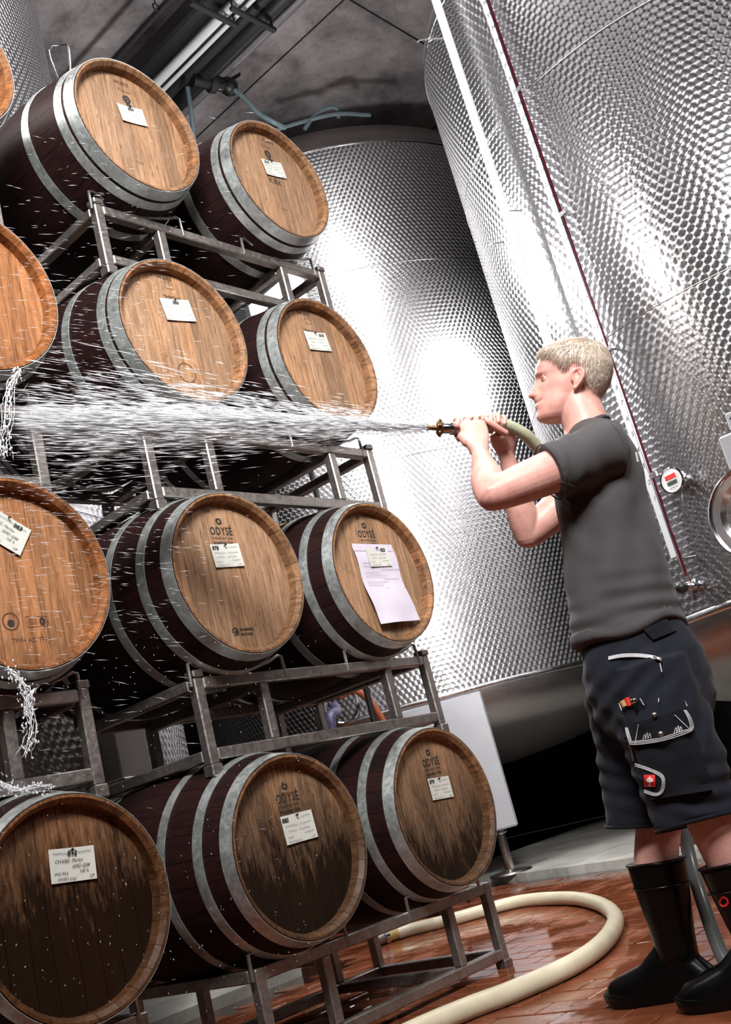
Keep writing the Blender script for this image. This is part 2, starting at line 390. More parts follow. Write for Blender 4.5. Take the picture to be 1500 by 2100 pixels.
# ------------------------------------------------------------------ setting
XL, XR, YF, YB, ZC = -3.5, 11.5, -4.5, 10.5, 6.75
def slab(name, c0, d, mat): return struct(MB().box(c0, d).build(name, mat, None, None))
floor = slab('floor', ((XL+XR)/2, (YF+YB)/2, -0.054), (XR-XL, YB-YF, .1), MT['grout'])
tag(floor, 'red-brown terracotta tiled cellar floor, wet with puddles')
ceiling = slab('ceiling', ((XL+XR)/2, (YF+YB)/2, ZC+.1), (XR-XL, YB-YF, .2), MT['ceil']); tag(ceiling, 'dark stained concrete cellar ceiling with formwork joints')
for nm, c0, d in (('wall_back', ((XL+XR)/2, YB+.1, ZC/2), (XR-XL, .2, ZC)), ('wall_front', ((XL+XR)/2, YF-.1, ZC/2), (XR-XL, .2, ZC)),
                  ('wall_left', (XL-.1, (YF+YB)/2, ZC/2), (.2, YB-YF, ZC)), ('wall_right', (XR+.1, (YF+YB)/2, ZC/2), (.2, YB-YF, ZC))):
    tag(slab(nm, c0, d, MT['wall']), 'dark concrete cellar wall')
# formwork joints on the ceiling: shallow battens of slurry left between the boards
for X0 in (6.1, 8.1): MB().box((X0, 3, ZC-.006), (.010, 14, .006)).build('joint', MT['dark'], ceiling, None)
for Y0 in (3.77,): MB().box((4, Y0, ZC-.006), (14, .010, .006)).build('joint', MT['dark'], ceiling, None)
# concrete plinth under the tanks
E1, E2 = ONZ(1290, 1778, 0.0), ONZ(996, 1816, 0.0); ed = (E2-E1)/np.linalg.norm(E2-E1)
PA, PB = E1-ed*6.5, E2+ed*1.2
HP = 0.05
def polyslab(name, pts, z0, z1, mat, parent=None):
    n = len(pts); m = MB(); vs = [(p[0], p[1], z0) for p in pts]+[(p[0], p[1], z1) for p in pts]
    fs = [tuple(range(n))[::-1], tuple(range(n, 2*n))]+[(k, (k+1) % n, n+(k+1) % n, n+k) for k in range(n)]
    return m.add(vs, fs).build(name, mat, parent, None)
pl = []
for t in np.linspace(0, 1, 60):
    p = PA+(PB-PA)*t; pl.append((p[0]+rng.normal(0, .008), p[1]))
plinth = struct(polyslab('floor_plinth', pl+[(XR, PB[1]), (XR, PA[1])], -.02, HP, MT['plinth']), 'worn pale concrete plinth under the steel tanks')
pad = struct(polyslab('floor_pad', [(-2.5, 4.35), (3.95, 4.35), (4.25, 8.2), (-2.5, 8.2)], -.02, HP, MT['plinth']), 'pale concrete pad behind the barrel racks')
def on_tiles(x, y):
    lx = E1[0]+(E2[0]-E1[0])*(y-E1[1])/(E2[1]-E1[1])
    return x < lx-.06 and not (y > 4.25 and x < 4.25)
TL, TW, TH = .24, .115, .012; g = .007; cand = []
i = 0; x = -1.6
while x < 6.9:
    y = -2.0-(i % 2)*TL/2
    while y < 7.5:
        if on_tiles(x, y-TL/2) and on_tiles(x, y+TL/2) and on_tiles(x+TW/2, y): cand.append((x, y))
        y += TL+g
    x += TW+g; i += 1
tm = MB().box((0, 0, -TH/2), (TW, TL, TH), None, .0025).mesh('tile', MT['tile'], None)
sc = []
for (x, y) in cand:
    px, py, dd = PROJ((x, y, 0)); vis = dd > .5 and -30 < px < 1530 and 700 < py < 2130
    sc.append((dd if vis else 100+dd, x, y))
sc.sort()
rest = MB()
for k, (d, x, y) in enumerate(sc):
    dz = random.uniform(-.0012, .0012)
    if k < 300 and d < 100:
        o = link('tile', tm, floor, (x, y, dz), (random.gauss(0, .002), random.gauss(0, .002), 0))
    else: rest.box((x, y, -TH/2+dz), (TW, TL, TH), None, .0025)
o = rest.build('tiles_beyond', MT['tile'], floor, None); o['kind'] = 'stuff'
# ------------------------------------------------------------------ steel tanks
def dish(R, z, depth, sg, n=10):
    """torispherical head: knuckle then crown"""
    pr = []; rk = R*.16
    for k in range(n+1):
        a = PI/2*.72*k/n; pr.append((R-rk+rk*math.cos(a), z+sg*rk*math.sin(a)))
    r0, z0 = pr[-1]
    for k in range(1, n+1):
        t = k/n; pr.append((r0*(1-t)+.001, z0+sg*(depth-abs(z0-z))*(1-(1-t)**2)))
    return pr
def tank(label, C, R, zb, zt, seams, spot, base, rough, legs, knuckle=.40):
    t = thing('wine_tank', label, 'tank', (C[0], C[1], HP))
    z0 = -HP
    em = engine('engine_turned_'+str(len(bpy.data.materials)), spot, R, base, rough)
    MB().lathe([(R, zb+z0), (R, zt+z0)], 160).build('shell', em, t, 180)
    MB().lathe(dish(R, zt+z0, knuckle, 1), 96).build('top_dish', MT['steel'], t, 60)
    MB().lathe(dish(R, zb+z0, .55, -1), 96).build('bottom_dish', MT['steel'], t, 60)
    def ring(nm, z, w, h, m): MB().lathe([(R-.01, z-w/2), (R+h, z-w/2*.6), (R+h, z+w/2*.6), (R-.01, z+w/2)], 160).build(nm, m, t, 180)
    ring('bottom_rim', zb+z0, .045, .006, MT['bright']); ring('top_rim', zt+z0, .03, .005, MT['bright'])
    for s in seams: ring('weld_seam', s+z0, .008, .002, MT['bright'])
    for (a, w, zl) in legs:
        ca, sa = math.cos(a), math.sin(a); rad = Vector((ca, sa, 0)); tg = Vector((-sa, ca, 0))
        M = Matrix((rad, tg, Vector((0, 0, 1)))).transposed(); rr = R-.06
        lg = MB().box((rad.x*rr, rad.y*rr, (zb-.03+z0+zl)/2), (.14, w, zb-.03+z0-zl), M, .012).build('leg', MT['panel'], t, 20)
        f = MB(); q = tg*(.17)+rad*(rr); f.lathe([(.034, .02), (.034, zl+.01)], 20, c=(q.x, q.y, 0)); f.lathe([(.04, zl-.03), (.055, zl-.02), (.055, zl+.0), (.034, zl)], 20, c=(q.x, q.y, 0)); f.build('foot_screw', MT['chrome'], lg)
        f = MB(); f.lathe([(.001, .028), (.05, .026), (.15, .012), (.155, 0), (.001, 0)], 32, c=(q.x, q.y, 0)); f.build('foot_plate', MT['steel'], lg)
    return t
CR = (6.482, 1.727); RR = 1.6; ZRB, ZRT = 1.168, 5.165
CB = (7.953, 6.10); RB = 2.1; ZBB, ZBT = 1.350, 6.032
def ang(C, p): return math.atan2(p[1]-C[1], p[0]-C[0])
tank_r = tank('large engine-turned steel tank filling the right edge, with level tube', CR, RR, ZRB, ZRT, (2.661, 4.167), .046, STEEL, .30,
              [(math.radians(a), .5, .3) for a in (100, 215, 330)])
legp = ONZ(1000, 1795, HP)
tank_b = tank('broad engine-turned steel tank standing behind the man and the racks', CB, RB, ZBB, ZBT, (4.86, 3.2), .044, (.60, .59, .60), .36,
              [(ang(CB, legp), .62, .30), (ang(CB, legp)+2.1, .62, .30), (ang(CB, legp)-2.1, .62, .30)])
# tank seen at the far upper left, behind the top barrels
vd = ONZ(92, 100, 5.0); CLd = np.array([vd[0], vd[1]])/np.hypot(vd[0], vd[1]); perp = np.array([-CLd[1], CLd[0]]); RL = 1.7
CL = CLd*5.75+perp*RL*1.0
tank_l = tank('engine-turned steel tank behind the barrels at the upper left corner', CL, RL, .8, 6.15, (2.3, 3.8), .044, (.40, .39, .40), .36,
              [(ang(CL, (3.2, 5.6)), .5, .13), (ang(CL, (3.2, 5.6))+2.1, .5, .13)])
q = [Vector(AT(a, b, 4.75))-Vector((CL[0], CL[1], HP)) for a, b in ((125, 215), (119, 160), (103, 120), (100, 103), (108, 94), (138, 92), (141, 100), (147, 165), (152, 215))]
q = [q[0]+(Vector((0, 0, q[0].z))-q[0]).normalized()*.35]+q+[q[-1]+(Vector((0, 0, q[-1].z))-q[-1]).normalized()*.35]
MB().tube([tuple(p) for p in q], .0055, 8).build('bent_rod', MT['bright'], tank_l)
def hitC(px, py, C, R):
    d = fw+rt*(px-750)/FPX-up*(py-1050)/FPX; A = d[0]**2+d[1]**2; B = d[0]*C[0]+d[1]*C[1]; Q = C[0]**2+C[1]**2-R*R
    D = B*B-A*Q; t = (B-math.sqrt(max(D, 0)))/A; return Vector((d[0]*t-C[0], d[1]*t-C[1], d[2]*t+EYE-HP))
cv = hitC(235, 1545, CL, RL); cn = Vector((cv.x, cv.y, 0)).normalized(); ct = Vector((0, 0, 1)).cross(cn); CM = Matrix((ct, cn, Vector((0, 0, 1)))).transposed()
cov = MB().box(tuple(cv+cn*.05), (.21, .10, .25), CM, .006).build('cover_box', MT['steel'], tank_l, 20)
MB().box(tuple(cv+cn*.06+Vector((0, 0, -.127))), (.23, .12, .008), CM, .002).build('box_lip', MT['bright'], cov, None)
# ---- fittings of the right-hand tank (parts of that tank; local = world minus its foot)
def hitR(px, py):
    d = fw+rt*(px-750)/FPX-up*(py-1050)/FPX; A = d[0]**2+d[1]**2; B = d[0]*CR[0]+d[1]*CR[1]; Q = CR[0]**2+CR[1]**2-RR*RR
    D = B*B-A*Q; t = (B-math.sqrt(max(D, 0)))/A; return Vector((d[0]*t-CR[0], d[1]*t-CR[1], d[2]*t+EYE-HP))
def out(p, h): n = Vector((p.x, p.y, 0)).normalized(); return p+n*h
def frame(p):
    n = Vector((p.x, p.y, 0)).normalized(); tg = Vector((0, 0, 1)).cross(n); return n, tg, Matrix((tg, n, Vector((0, 0, 1)))).transposed()
g1 = hitR(1432, 1200); ga = math.atan2(g1.y, g1.x)
def pol(a, r, z): return Vector((r*math.cos(a), r*math.sin(a), z))
gz0, gz1 = g1.z+.02, 5.6
gm = MB().tube([pol(ga, RR+.055, gz0), pol(ga, RR+.055, gz1)], .0052, 10).build('level_tube', MT['redwine'], tank_r)
MB().tube([pol(ga-.0075, RR+.055, gz0), pol(ga-.0075, RR+.055, gz1)], .0055, 8).build('level_tube_rail', MT['chrome'], gm)
sa = ga-.024; n_, t_, M_ = frame(pol(sa, 1, 0))
sp = MB().box(pol(sa, RR+.045, (gz0+.14+gz1)/2), (.046, .004, gz1-gz0-.14), M_).build('scale_strip', MT['scale'], tank_r)
numi = 41
for k in range(41):
    z = gz1-.42-k*.0865
    if z < gz0+.3: break
    me = text_mesh(str(41-k), .034, shear=.2); p = pol(sa, RR+.0475, z)
    for v in me.vertices: v.co = p+(-t_)*(-v.co.x)*1.0+Vector((0, 0, v.co.y)) if False else p+t_*v.co.x+Vector((0, 0, v.co.y))
    me.materials.clear(); me.materials.append(MT['pen']); link('scale_number', me, sp)
for z in (gz0+.55, gz0+1.25, gz0+2.05, gz0+2.85):
    m = MB().tube([pol(ga, RR-.01, z), pol(ga, RR+.055, z)], .006, 8); m.box(pol(ga+.004, RR+.056, z), (.05, .012, .03), M_, .003); m.build('tube_bracket', MT['bright'], tank_r)
n0, t0, M0 = frame(g1)
vv = MB().tube([out(g1, -.02), out(g1, .03), out(g1, .10)], .022, 14).build('sample_valve', MT['chrome'], tank_r)
MB().lathe([(.02, 0), (.036, .004), (.036, .014), (.02, .018)], 18, 'Y', (0, 0, 0)).build('union_nut', MT['chrome'], vv, 35).matrix_local = Matrix.Translation(out(g1, .02)) @ Matrix((t0, n0, Vector((0, 0, 1)))).transposed().to_4x4()
MB().ball(out(g1, .125), (.03, .03, .03)).build('knob', MT['black'], vv)
MB().tube([out(g1, .06)+Vector((0, 0, -.01)), out(g1, .06)+Vector((0, 0, -.07))], [.012, .009], 10).build('drain_spout', MT['chrome'], vv)
MB().tube([out(g1, .055), out(g1, .055)+Vector((0, 0, .05))], .014, 10).build('tube_socket', MT['chrome'], vv)
# white overflow pipe running down the shell
q1, q0 = hitR(918, 40), hitR(1150, 690); pa = math.atan2(q0.y, q0.x)
pp = MB().tube([pol(pa, RR+.09, 5.35), pol(pa, RR+.09, q0.z-2.0)], .026, 14).build('overflow_pipe', MT['scale'], tank_r)
MB().tube([pol(pa, RR+.09, 5.35), pol(pa, RR+.02, 5.48), pol(pa, RR-.3, 5.5)], .026, 14).build('pipe_bend', MT['scale'], pp)
for px, py in ((1068, 432), (905, 80), (1030, 497), (880, 80)):
    h = hitR(px, py); n_, tt, mm = frame(h)
    MB().tube([out(h, -.01), out(h, .06), out(h, .07)+tt*-.03+Vector((0, 0, .012))], .005, 8).build('hook', MT['wire'], tank_r)
# dial thermometer
h = hitR(1402, 985); n_, tt, mm = frame(h); dq = Vector((-h.x, 0, 0))
fd = (n_*1.0+tt*-.55+Vector((0, 0, .05))).normalized()
dial = MB().tube([out(h, -.02), out(h, .06)], .035, 20).build('thermometer_neck', MT['steel'], tank_r)
MD = Matrix((tt, n_, Vector((0, 0, 1)))).transposed().to_4x4(); MD.translation = out(h, .06)
db = MB().lathe([(.001, 0), (.062, 0), (.066, .01), (.066, .035), (.058, .038)], 36, 'Y').build('thermometer_case', MT['chrome'], tank_r); db.matrix_local = MD
MB().lathe([(.058, .036), (.001, .0365)], 36, 'Y').build('dial_face', MT['white'], db)
MB().box((0, .038, .018), (.06, .002, .022)).build('red_field', MT['red'], db, None)
MB().box((0, .038, -.012), (.055, .002, .018)).build('display', plain('lcd_grey', c(70, 84, 80), .3), db, None)
for s in (-1, 0, 1): MB().ball((s*.018, .038, -.036), (.004, .002, .004), 8, 6).build('button', MT['steel'], db)
cp = [out(h, .055)+Vector((0, 0, -.06)), out(h, .07)+Vector((0, 0, -.1))-tt*-.005, out(h, .05)+Vector((0, 0, -.15))+tt*-.02, out(h, .03)+Vector((0, 0, -.165))+tt*-.05, out(h, .02)+Vector((0, 0, -.165))+tt*-.075]
MB().tube(spline(cp, 14), .004, 8).build('sensor_cable', MT['pale'], tank_r)
h = hitR(1428, 1140); n_, tt, mm = frame(h); MB().tube([out(h, -.01), out(h, .07)+tt*-.02], .006, 8).build('hook', MT['wire'], tank_r)
# man-way door and the instrument box at the right edge of the picture
h = hitR(1562, 1050); n_, tt, mm = frame(h); MW = Matrix((tt, n_, Vector((0, 0, 1)))).transposed().to_4x4(); MW.translation = out(h, -.02)
mw = MB().lathe([(.20, 0), (.20, .05), (.225, .055), (.225, .07), (.17, .075), (.15, .05), (.001, .075)], 48, 'Y').build('manway_door', MT['bright'], tank_r); mw.matrix_local = MW
MB().tube([(.22*math.cos(a), .075, .22*math.sin(a)) for a in np.linspace(0, 2*PI, 40)[:-1]], .01, 8, True).build('door_ring', MT['chrome'], mw)
h = hitR(1545, 915); n_, tt, mm = frame(h); MW = Matrix((tt, n_, Vector((0, 0, 1)))).transposed().to_4x4(); MW.translation = out(h, .02)
bx = MB().box((0, 0, 0), (.24, .1, .17), None, .01).build('instrument_box', MT['panel'], tank_r); bx.matrix_local = MW
h = hitR(1545, 850); MW2 = MW.copy(); MW2.translation = out(h, .02)
b2 = MB().box((0, 0, 0), (.22, .06, .085), None, .006).build('indicator_box', MT['panel'], tank_r); b2.matrix_local = MW2
for s in range(6): MB().ball((-.085+s*.034, .031, .0 if s % 2 else .012), (.008, .005, .008), 10, 6).build('indicator', MT['redwine'] if s % 2 else MT['black'], b2)
# fittings on the back tank seen through the racks
bp = AT(690, 1460, 7.3); cz = Vector((CB[0], CB[1], HP)); b0 = Vector(bp)-cz
vb = MB().tube(spline([b0+Vector((.1, .1, .05)), b0, b0+Vector((-.12, -.05, -.03)), b0+Vector((-.14, -.05, -.12))], 14), .036, 14).build('outlet_elbow', MT['purple'], tank_b)
MB().tube(spline([b0+Vector((-.05, -.1, .08)), b0+Vector((.05, -.16, .1)), b0+Vector((.14, -.2, .0)), b0+Vector((.2, -.22, -.16))], 14), .022, 12).build('orange_hose', MT['orange'], vb)
MB().tube([b0+Vector((.02*0+.11*math.cos(a)*.63, -.11*math.cos(a)*.78-.06, .11*math.sin(a)+.02)) for a in np.linspace(0, 2*PI, 25)[:-1]], .012, 8, True).build('hand_wheel', MT['chrome'], vb)
# ------------------------------------------------------------------ ceiling services
def run(name, label, X, z, r, mat, y0=-2.0, y1=9.5, n=16, cat='pipe'):
    o = MB().tube([(X, y0, z), (X, y1, z)], r, n).build(name, mat); return tag(o, label, cat)
def xat(px, py, z): return ONZ(px, py, z)[0]
run('conduit', 'thin dark conduit pipe nearest the left under the ceiling', xat(330, 20, 6.45), 6.45, .022, MT['dark'])
duct = tag(MB().box((xat(425, 0, 6.5), 3.5, 6.5), (.17, 12, .16), None, .02).build('cable_duct', MT['black']), 'wide black duct under the ceiling left of the steel pipe', 'duct')
st = thing('steel_pipe', 'bright steel pipe pair running under the ceiling behind top barrel', 'pipe', (xat(478, 10, 6.38), 3.5, 6.38))
MB().tube([(0, -5.5, 0), (0, 6, 0)], .036, 16).build('pipe', MT['scale'], st); MB().tube([(.085, -5.5, -.01), (.085, 6, -.01)], .018, 12).build('pipe', MT['scale'], st)
run('black_pipe', 'slim black pipe between the bright pipes and the thick pipe', xat(528, 10, 6.48), 6.48, .05, MT['dark'])
run('black_main_pipe', 'thick black pipe under the ceiling beside the pale pipe', xat(566, 10, 6.46), 6.46, .075, MT['black'])
run('pale_pipe', 'pale grey pipe, rightmost of the ceiling pipes', xat(592, 20, 6.50), 6.50, .042, MT['pale'])
for k, (px, py) in enumerate(((440, 30), (520, 40))):
    p = ONZ(px, py, 6.30); br = thing('pipe_hanger', ('dark hanger bar crossing under the black duct', 'dark hanger bar crossing under the thick black pipe')[k], 'bracket', (p[0], p[1], 6.30))
    MB().bar((-.22, 0, 0), (.22, 0, 0), .04, .03, bev=.004).build('crossbar', MT['dark'], br)
    for s in (-1, 1): MB().tube([(s*.2, 0, 0), (s*.2, 0, ZC-6.30)], .008, 8).build('rod', MT['dark'], br)
p = ONZ(322, 22, 6.42); cl = thing('pipe_clip', 'small clip hanging the thin conduit from the ceiling', 'clip', (p[0], p[1], 6.45))
MB().tube([(.03*math.cos(a), 0, .03*math.sin(a)) for a in np.linspace(0, 2*PI, 15)[:-1]], .006, 6, True).build('loop', MT['dark'], cl); MB().tube([(0, 0, .03), (0, 0, ZC-6.45)], .005, 6).build('rod', MT['dark'], cl)
# branch with valve and hanging tubes
z = 6.4; a = ONZ(395, 165, z); b = ONZ(470, 178, z)
vt = thing('branch_valve', 'black branch pipe with valve below the ceiling pipes', 'valve', tuple(a))
d = Vector(b-a); MB().tube([(0, 0, 0), d*.5, d], [.05, .05, .045], 14).build('branch_pipe', MT['black'], vt)
MB().tube([d*.45, d*.62], .072, 14).build('collar', MT['dark'], vt)
vb_ = MB().ball(tuple(d*1.0), .075).build('valve_body', MT['black'], vt); MB().bar(tuple(d+Vector((0, 0, .05))), tuple(d+Vector((.1, -.06, .12))), .03, .015).build('handle', MT['black'], vb_)
def hangtube(label, pts, r=.018):
    P = spline([AT(*q) for q in pts], 26); return tag(MB().tube(P, r, 10).build('hanging_tube', MT['cable']), label, 'tube')
D0 = 7.1
hangtube('grey tube curving from the branch valve down behind right top barrel', [(482, 185, D0), (505, 205, D0), (530, 232, D0), (560, 250, D0), (585, 262, D0+.1)])
hangtube('grey tube hanging straight down between the two top barrels', [(385, 180, D0), (390, 215, D0), (394, 245, D0), (398, 285, D0)])
hangtube('grey tube lying above the back tank, the straight one', [(560, 268, D0+.6), (620, 250, D0+.6), (690, 234, D0+.6), (760, 236, D0+.7)])
hangtube('grey tube looping over the straight one above the back tank', [(625, 265, D0+.6), (645, 238, D0+.6), (670, 222, D0+.6), (690, 222, D0+.6), (695, 240, D0+.7)])
# flood lamp behind the racks
fl = thing('flood_lamp', 'glaring flood lamp shining through the gap between upper barrels', 'lamp', LAMP)
e = N('lamp_glare'); e.set(color=(1, 1, 1), emit=(1, .98, 1), estr=14.0)
MB().box((0, 0, 0), (.62, .14, .46), None, .02).build('housing', MT['black'], fl)
MB().box((-.01, -.078, 0), (.56, .006, .40)).build('glass', e.m, fl, None)
MB().box((.27, -.0, 0), (.006, .2, .36)).build('barn_door', MT['black'], fl, None)
MB().tube([(0, .02, -.2), (0, .02, -LAMP[2]+HP+.02)], .018, 12).build('stand', MT['black'], fl)
for a in (0, 2.1, 4.2): MB().tube([(0, .02, -LAMP[2]+.6), (.42*math.cos(a), .02+.42*math.sin(a), -LAMP[2]+HP+.012)], .012, 8).build('stand_leg', MT['black'], fl)
# ------------------------------------------------------------------ barrels
Y0, BL, RH, RBG = 2.545, .95, .2835, .352
COLX = {'A': 1.618, 'L': 2.433, 'R': 3.183}
LZ = {1: .627, 2: 1.530, 3: 2.444, 4: 3.324}
def br(y): t = abs(2*y/BL-1); return RBG-(RBG-RH)*t**1.9
NS = 26
def stave_mesh():
    m = MB(); dA = 2*PI/NS; a0, a1 = -dA/2+.0022, dA/2-.0022; na = 3
    ys = [0, .004, .05, .12, .22, .35, .475, .60, .73, .83, .9, .946, .95]
    ro = []; 
    for i, y in enumerate(ys): ro.append(br(y)-(.002 if i in (0, len(ys)-1) else 0))
    def P(a, r, y): return (r*math.sin(a), y, r*math.cos(a))
    vs = []; fs = []
    for i, y in enumerate(ys):
        for k in range(na+1):
            a = a0+(a1-a0)*k/na; vs.append(P(a, ro[i]-(.0012 if k in (0, na) else 0), y))
    for i in range(len(ys)-1):
        for k in range(na): fs.append((i*(na+1)+k, i*(na+1)+k+1, (i+1)*(na+1)+k+1, (i+1)*(na+1)+k))
    m.mi = 0; m.add(vs, fs)
    for end in (0, 1):
        yy = lambda d: d if end == 0 else BL-d
        prof = [(ro[0], 0), (ro[0]-.008, .0), (ro[0]-.020, .014), (ro[0]-.0225, .046), (ro[0]-.027, .048), (ro[0]-.027, .07)]
        vs = []; fs = []
        for (r, d) in prof:
            for k in range(na+1): vs.append(P(a0+(a1-a0)*k/na, r, yy(d)))
        for i in range(len(prof)-1):
            for k in range(na):
                q = (i*(na+1)+k, (i+1)*(na+1)+k, (i+1)*(na+1)+k+1, i*(na+1)+k+1); fs.append(q if end == 0 else q[::-1])
        m.mi = 1; m.add(vs, fs)
    me = bpy.data.meshes.new('stave'); me.from_pydata(m.v, [], m.f); me.materials.append(MT['stave']); me.materials.append(MT['chime'])
    me.polygons.foreach_set('material_index', m.m); me.polygons.foreach_set('use_smooth', [True]*len(m.f)); me.set_sharp_from_angle(angle=.5)
    bm = bmesh.new(); bm.from_mesh(me); bmesh.ops.recalc_face_normals(bm, faces=bm.faces)
    # outward check
    bm.faces.ensure_lookup_table(); f = max(bm.faces, key=lambda q: q.calc_center_median().z)
    bm.to_mesh(me); bm.free(); return me
STAVE = stave_mesh()
HD = .046; RHD = RH-.0240
def board_meshes():
    out = []; xs = [-RHD, -.192, -.125, -.066, .004, .068, .128, .196, RHD]
    for x0, x1 in zip(xs[:-1], xs[1:]):
        a, b = x0+.0007, x1-.0007; tp = []; n = 7
        for k in range(n): t = a+(b-a)*k/(n-1); tp.append((t, math.sqrt(max(RHD**2-t*t, 1e-6))))
        bt = [(t, -z) for t, z in tp[::-1]]; poly = tp+bt
        m = MB(); N_ = len(poly); bv = .0012; cx = sum(p[0] for p in poly)/N_
        vs = [(p[0]+(bv if p[0] < cx else -bv), HD, p[1]) for p in poly]+[(p[0], HD+bv, p[1]) for p in poly]+[(p[0], HD+.022, p[1]) for p in poly]
        fs = [tuple(range(N_))]+[(j*N_+k, j*N_+(k+1) % N_, (j+1)*N_+(k+1) % N_, (j+1)*N_+k) for j in (0, 1) for k in range(N_)]
        out.append(m.add(vs, fs).mesh('head_board', MT['head'], 20))
    return out
BOARDS = board_meshes()
RIM = MB().lathe([(RHD-.004, BL-HD), (.001, BL-HD)], 40, 'Y').mesh('back_head', MT['head'], None)
_hm = {}
def hoop_mesh(y0, y1):
    k = (y0, y1)
    if k not in _hm:
        t = .0022; pr = [(br(y0)+.0002, y0), (br(y0)+t, y0), (br((y0+y1)/2)+t+.0004, (y0+y1)/2), (br(y1)+t, y1), (br(y1)+.0002, y1)]
        m = MB().lathe(pr, 72, 'Y')
        a = -.9; r = br((y0+y1)/2)+t          # overlap and rivets
        for s in (-.01, .012): m.ball((r*math.cos(a+s*2), (y0+y1)/2+s*.5, -r*math.sin(a+s*2)), .0045, 8, 5)
        _hm[k] = m.mesh('hoop', MT['hoop'], 40)
    return _hm[k]
BUNG = MB().lathe([(.001, .020), (.022, .020), (.026, .014), (.028, -.012), (.001, -.012)], 20).mesh('bung', MT['bung'], 40)
def mirror(hs): return hs+[(BL-b, BL-a) for a, b in hs]
HOOPS = {'spaced': mirror([(.002, .046), (.112, .148), (.262, .298)]), 'close': mirror([(.002, .048), (.060, .096), (.232, .270)])}
def barrel(colk, lv, label, style, stain_shade, orange=0., wet=0., turn=0.0):
    X, Z = COLX[colk], LZ[lv]
    t = thing('wine_barrel', label, 'barrel', (X, Y0+BL/2, Z-RBG), 0, 'oak wine barrels on the steel racks')
    off = (0, -BL/2, RBG); colr = (stain_shade, orange, wet, 1)
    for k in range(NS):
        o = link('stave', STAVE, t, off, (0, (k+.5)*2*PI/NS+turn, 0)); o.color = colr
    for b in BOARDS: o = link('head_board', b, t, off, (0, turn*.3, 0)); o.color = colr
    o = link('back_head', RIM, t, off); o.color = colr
    for h in HOOPS[style]: link('hoop', hoop_mesh(*h), t, off, (0, random.uniform(-.5, .5), 0))
    o = link('bung', BUNG, t, (0, 0, RBG*2)); return t
def emblem(parent, x, z, y, r, mat, n=9):
    m = MB()
    for k in range(n):
        a = 2*PI*k/n; pts = []
        for s in np.linspace(0, 1, 6):
            q = a+s*1.15; rr = r*(.28+.72*s); w = r*.17*math.sin(PI*min(1, .15+s*.9)); pts.append((rr, q, w))
        L = [((rr)*math.cos(q)+w*math.cos(q+PI/2), (rr)*math.sin(q)+w*math.sin(q+PI/2)) for rr, q, w in pts]
        Rr = [((rr)*math.cos(q)-w*math.cos(q+PI/2), (rr)*math.sin(q)-w*math.sin(q+PI/2)) for rr, q, w in pts]
        vs = [(x+p[0], y, z+p[1]) for p in L+Rr]; nn = len(L)
        m.add(vs, [(i, i+1, nn+i+1, nn+i) for i in range(nn-1)])
    return m.build('swirl_emblem', mat, parent, None)
def disc(parent, x, z, y, r0, r1, mat, name='seal', n=28, sx=1.0):
    m = MB(); vs = []; fs = []
    for k in range(n):
        a = 2*PI*k/n
        vs += [(x+sx*r0*math.cos(a), y, z+r0*math.sin(a)), (x+sx*r1*math.cos(a), y, z+r1*math.sin(a))]
    for k in range(n): j = (k+1) % n; fs.append((2*k, 2*k+1, 2*j+1, 2*j))
    return m.add(vs, fs).build(name, mat, parent, None)
def rect(parent, x, z, y, w, h, mat, name='print', line=0.0):
    m = MB()
    if line <= 0: m.add([(x-w/2, y, z-h/2), (x+w/2, y, z-h/2), (x+w/2, y, z+h/2), (x-w/2, y, z+h/2)], [(0, 1, 2, 3)])
    else:
        for (cx, cz, ww, hh) in ((x, z-h/2, w, line), (x, z+h/2, w, line), (x-w/2, z, line, h), (x+w/2, z, line, h)):
            m.add([(cx-ww/2, y, cz-hh/2), (cx+ww/2, y, cz-hh/2), (cx+ww/2, y, cz+hh/2), (cx-ww/2, y, cz+hh/2)], [(0, 1, 2, 3)])
    return m.build(name, mat, parent, None)
YP = HD-.0008-BL/2       # prints sit on the head boards (barrel-local)
def odyse(t, x, z, tonel=False):
    z += RBG
    emblem(t, x-.002, z+.040, YP, .017, MT['ink'])
    write('ODYSÉ', .040, MT['ink'], t, x, z+.003, YP, bold=.0010, space=1.12, sx=.74)
    write('INNOVATION', .0105, MT['ink'], t, x, z-.022, YP, bold=.0004, space=1.55, sx=.95)
    write('American Oak', .0165, MT['ink'], t, x, z-.038, YP, bold=.0005, sx=.9)
    if tonel:
        disc(t, -.042, -.195+RBG, YP, .010, .0145, MT['ink'], 'moon_mark'); disc(t, -.037, -.199+RBG, YP-.0001, .0, .010, MT['ink'], 'moon_mark')
        write('tonelería', .0175, MT['ink'], t, -.022, -.188+RBG, YP, align='LEFT', bold=.0006, sx=.95)
        write('nacional', .0175, MT['ink'], t, -.022, -.204+RBG, YP, align='LEFT', bold=.0006, sx=.95)
def date(t, txt, x, z): write(txt, .020, MT['inkb'], t, x, z+RBG, YP, bold=.0006, ang=-x*1.2, shear=.15)
def seal(t, x, z):
    write('Tronçais', .017, MT['inkb'], t, x-.006, z+.038+RBG, YP, shear=.5)
    disc(t, x, z+RBG, YP, .009, .019, MT['ink']); disc(t, x, z+RBG, YP, .0, .006, MT['ink']); rect(t, x+.004, z-.026+RBG, YP, .02, .016, MT['ink'])
def trad(t, x, z):
    rect(t, x, z+.065+RBG, YP, .036, .058, MT['inkb'], line=.0016); rect(t, x, z+.065+RBG, YP, .036, .018, MT['inkb'], line=.0014)
    write('AAA', .011, MT['inkb'], t, x, z+.083+RBG, YP); write('MX4', .012, MT['ink'], t, x, z+.065+RBG, YP); write('TRADITION', .0155, MT['ink'], t, x+.003, z+RBG, YP, bold=.0003)
BR = {}
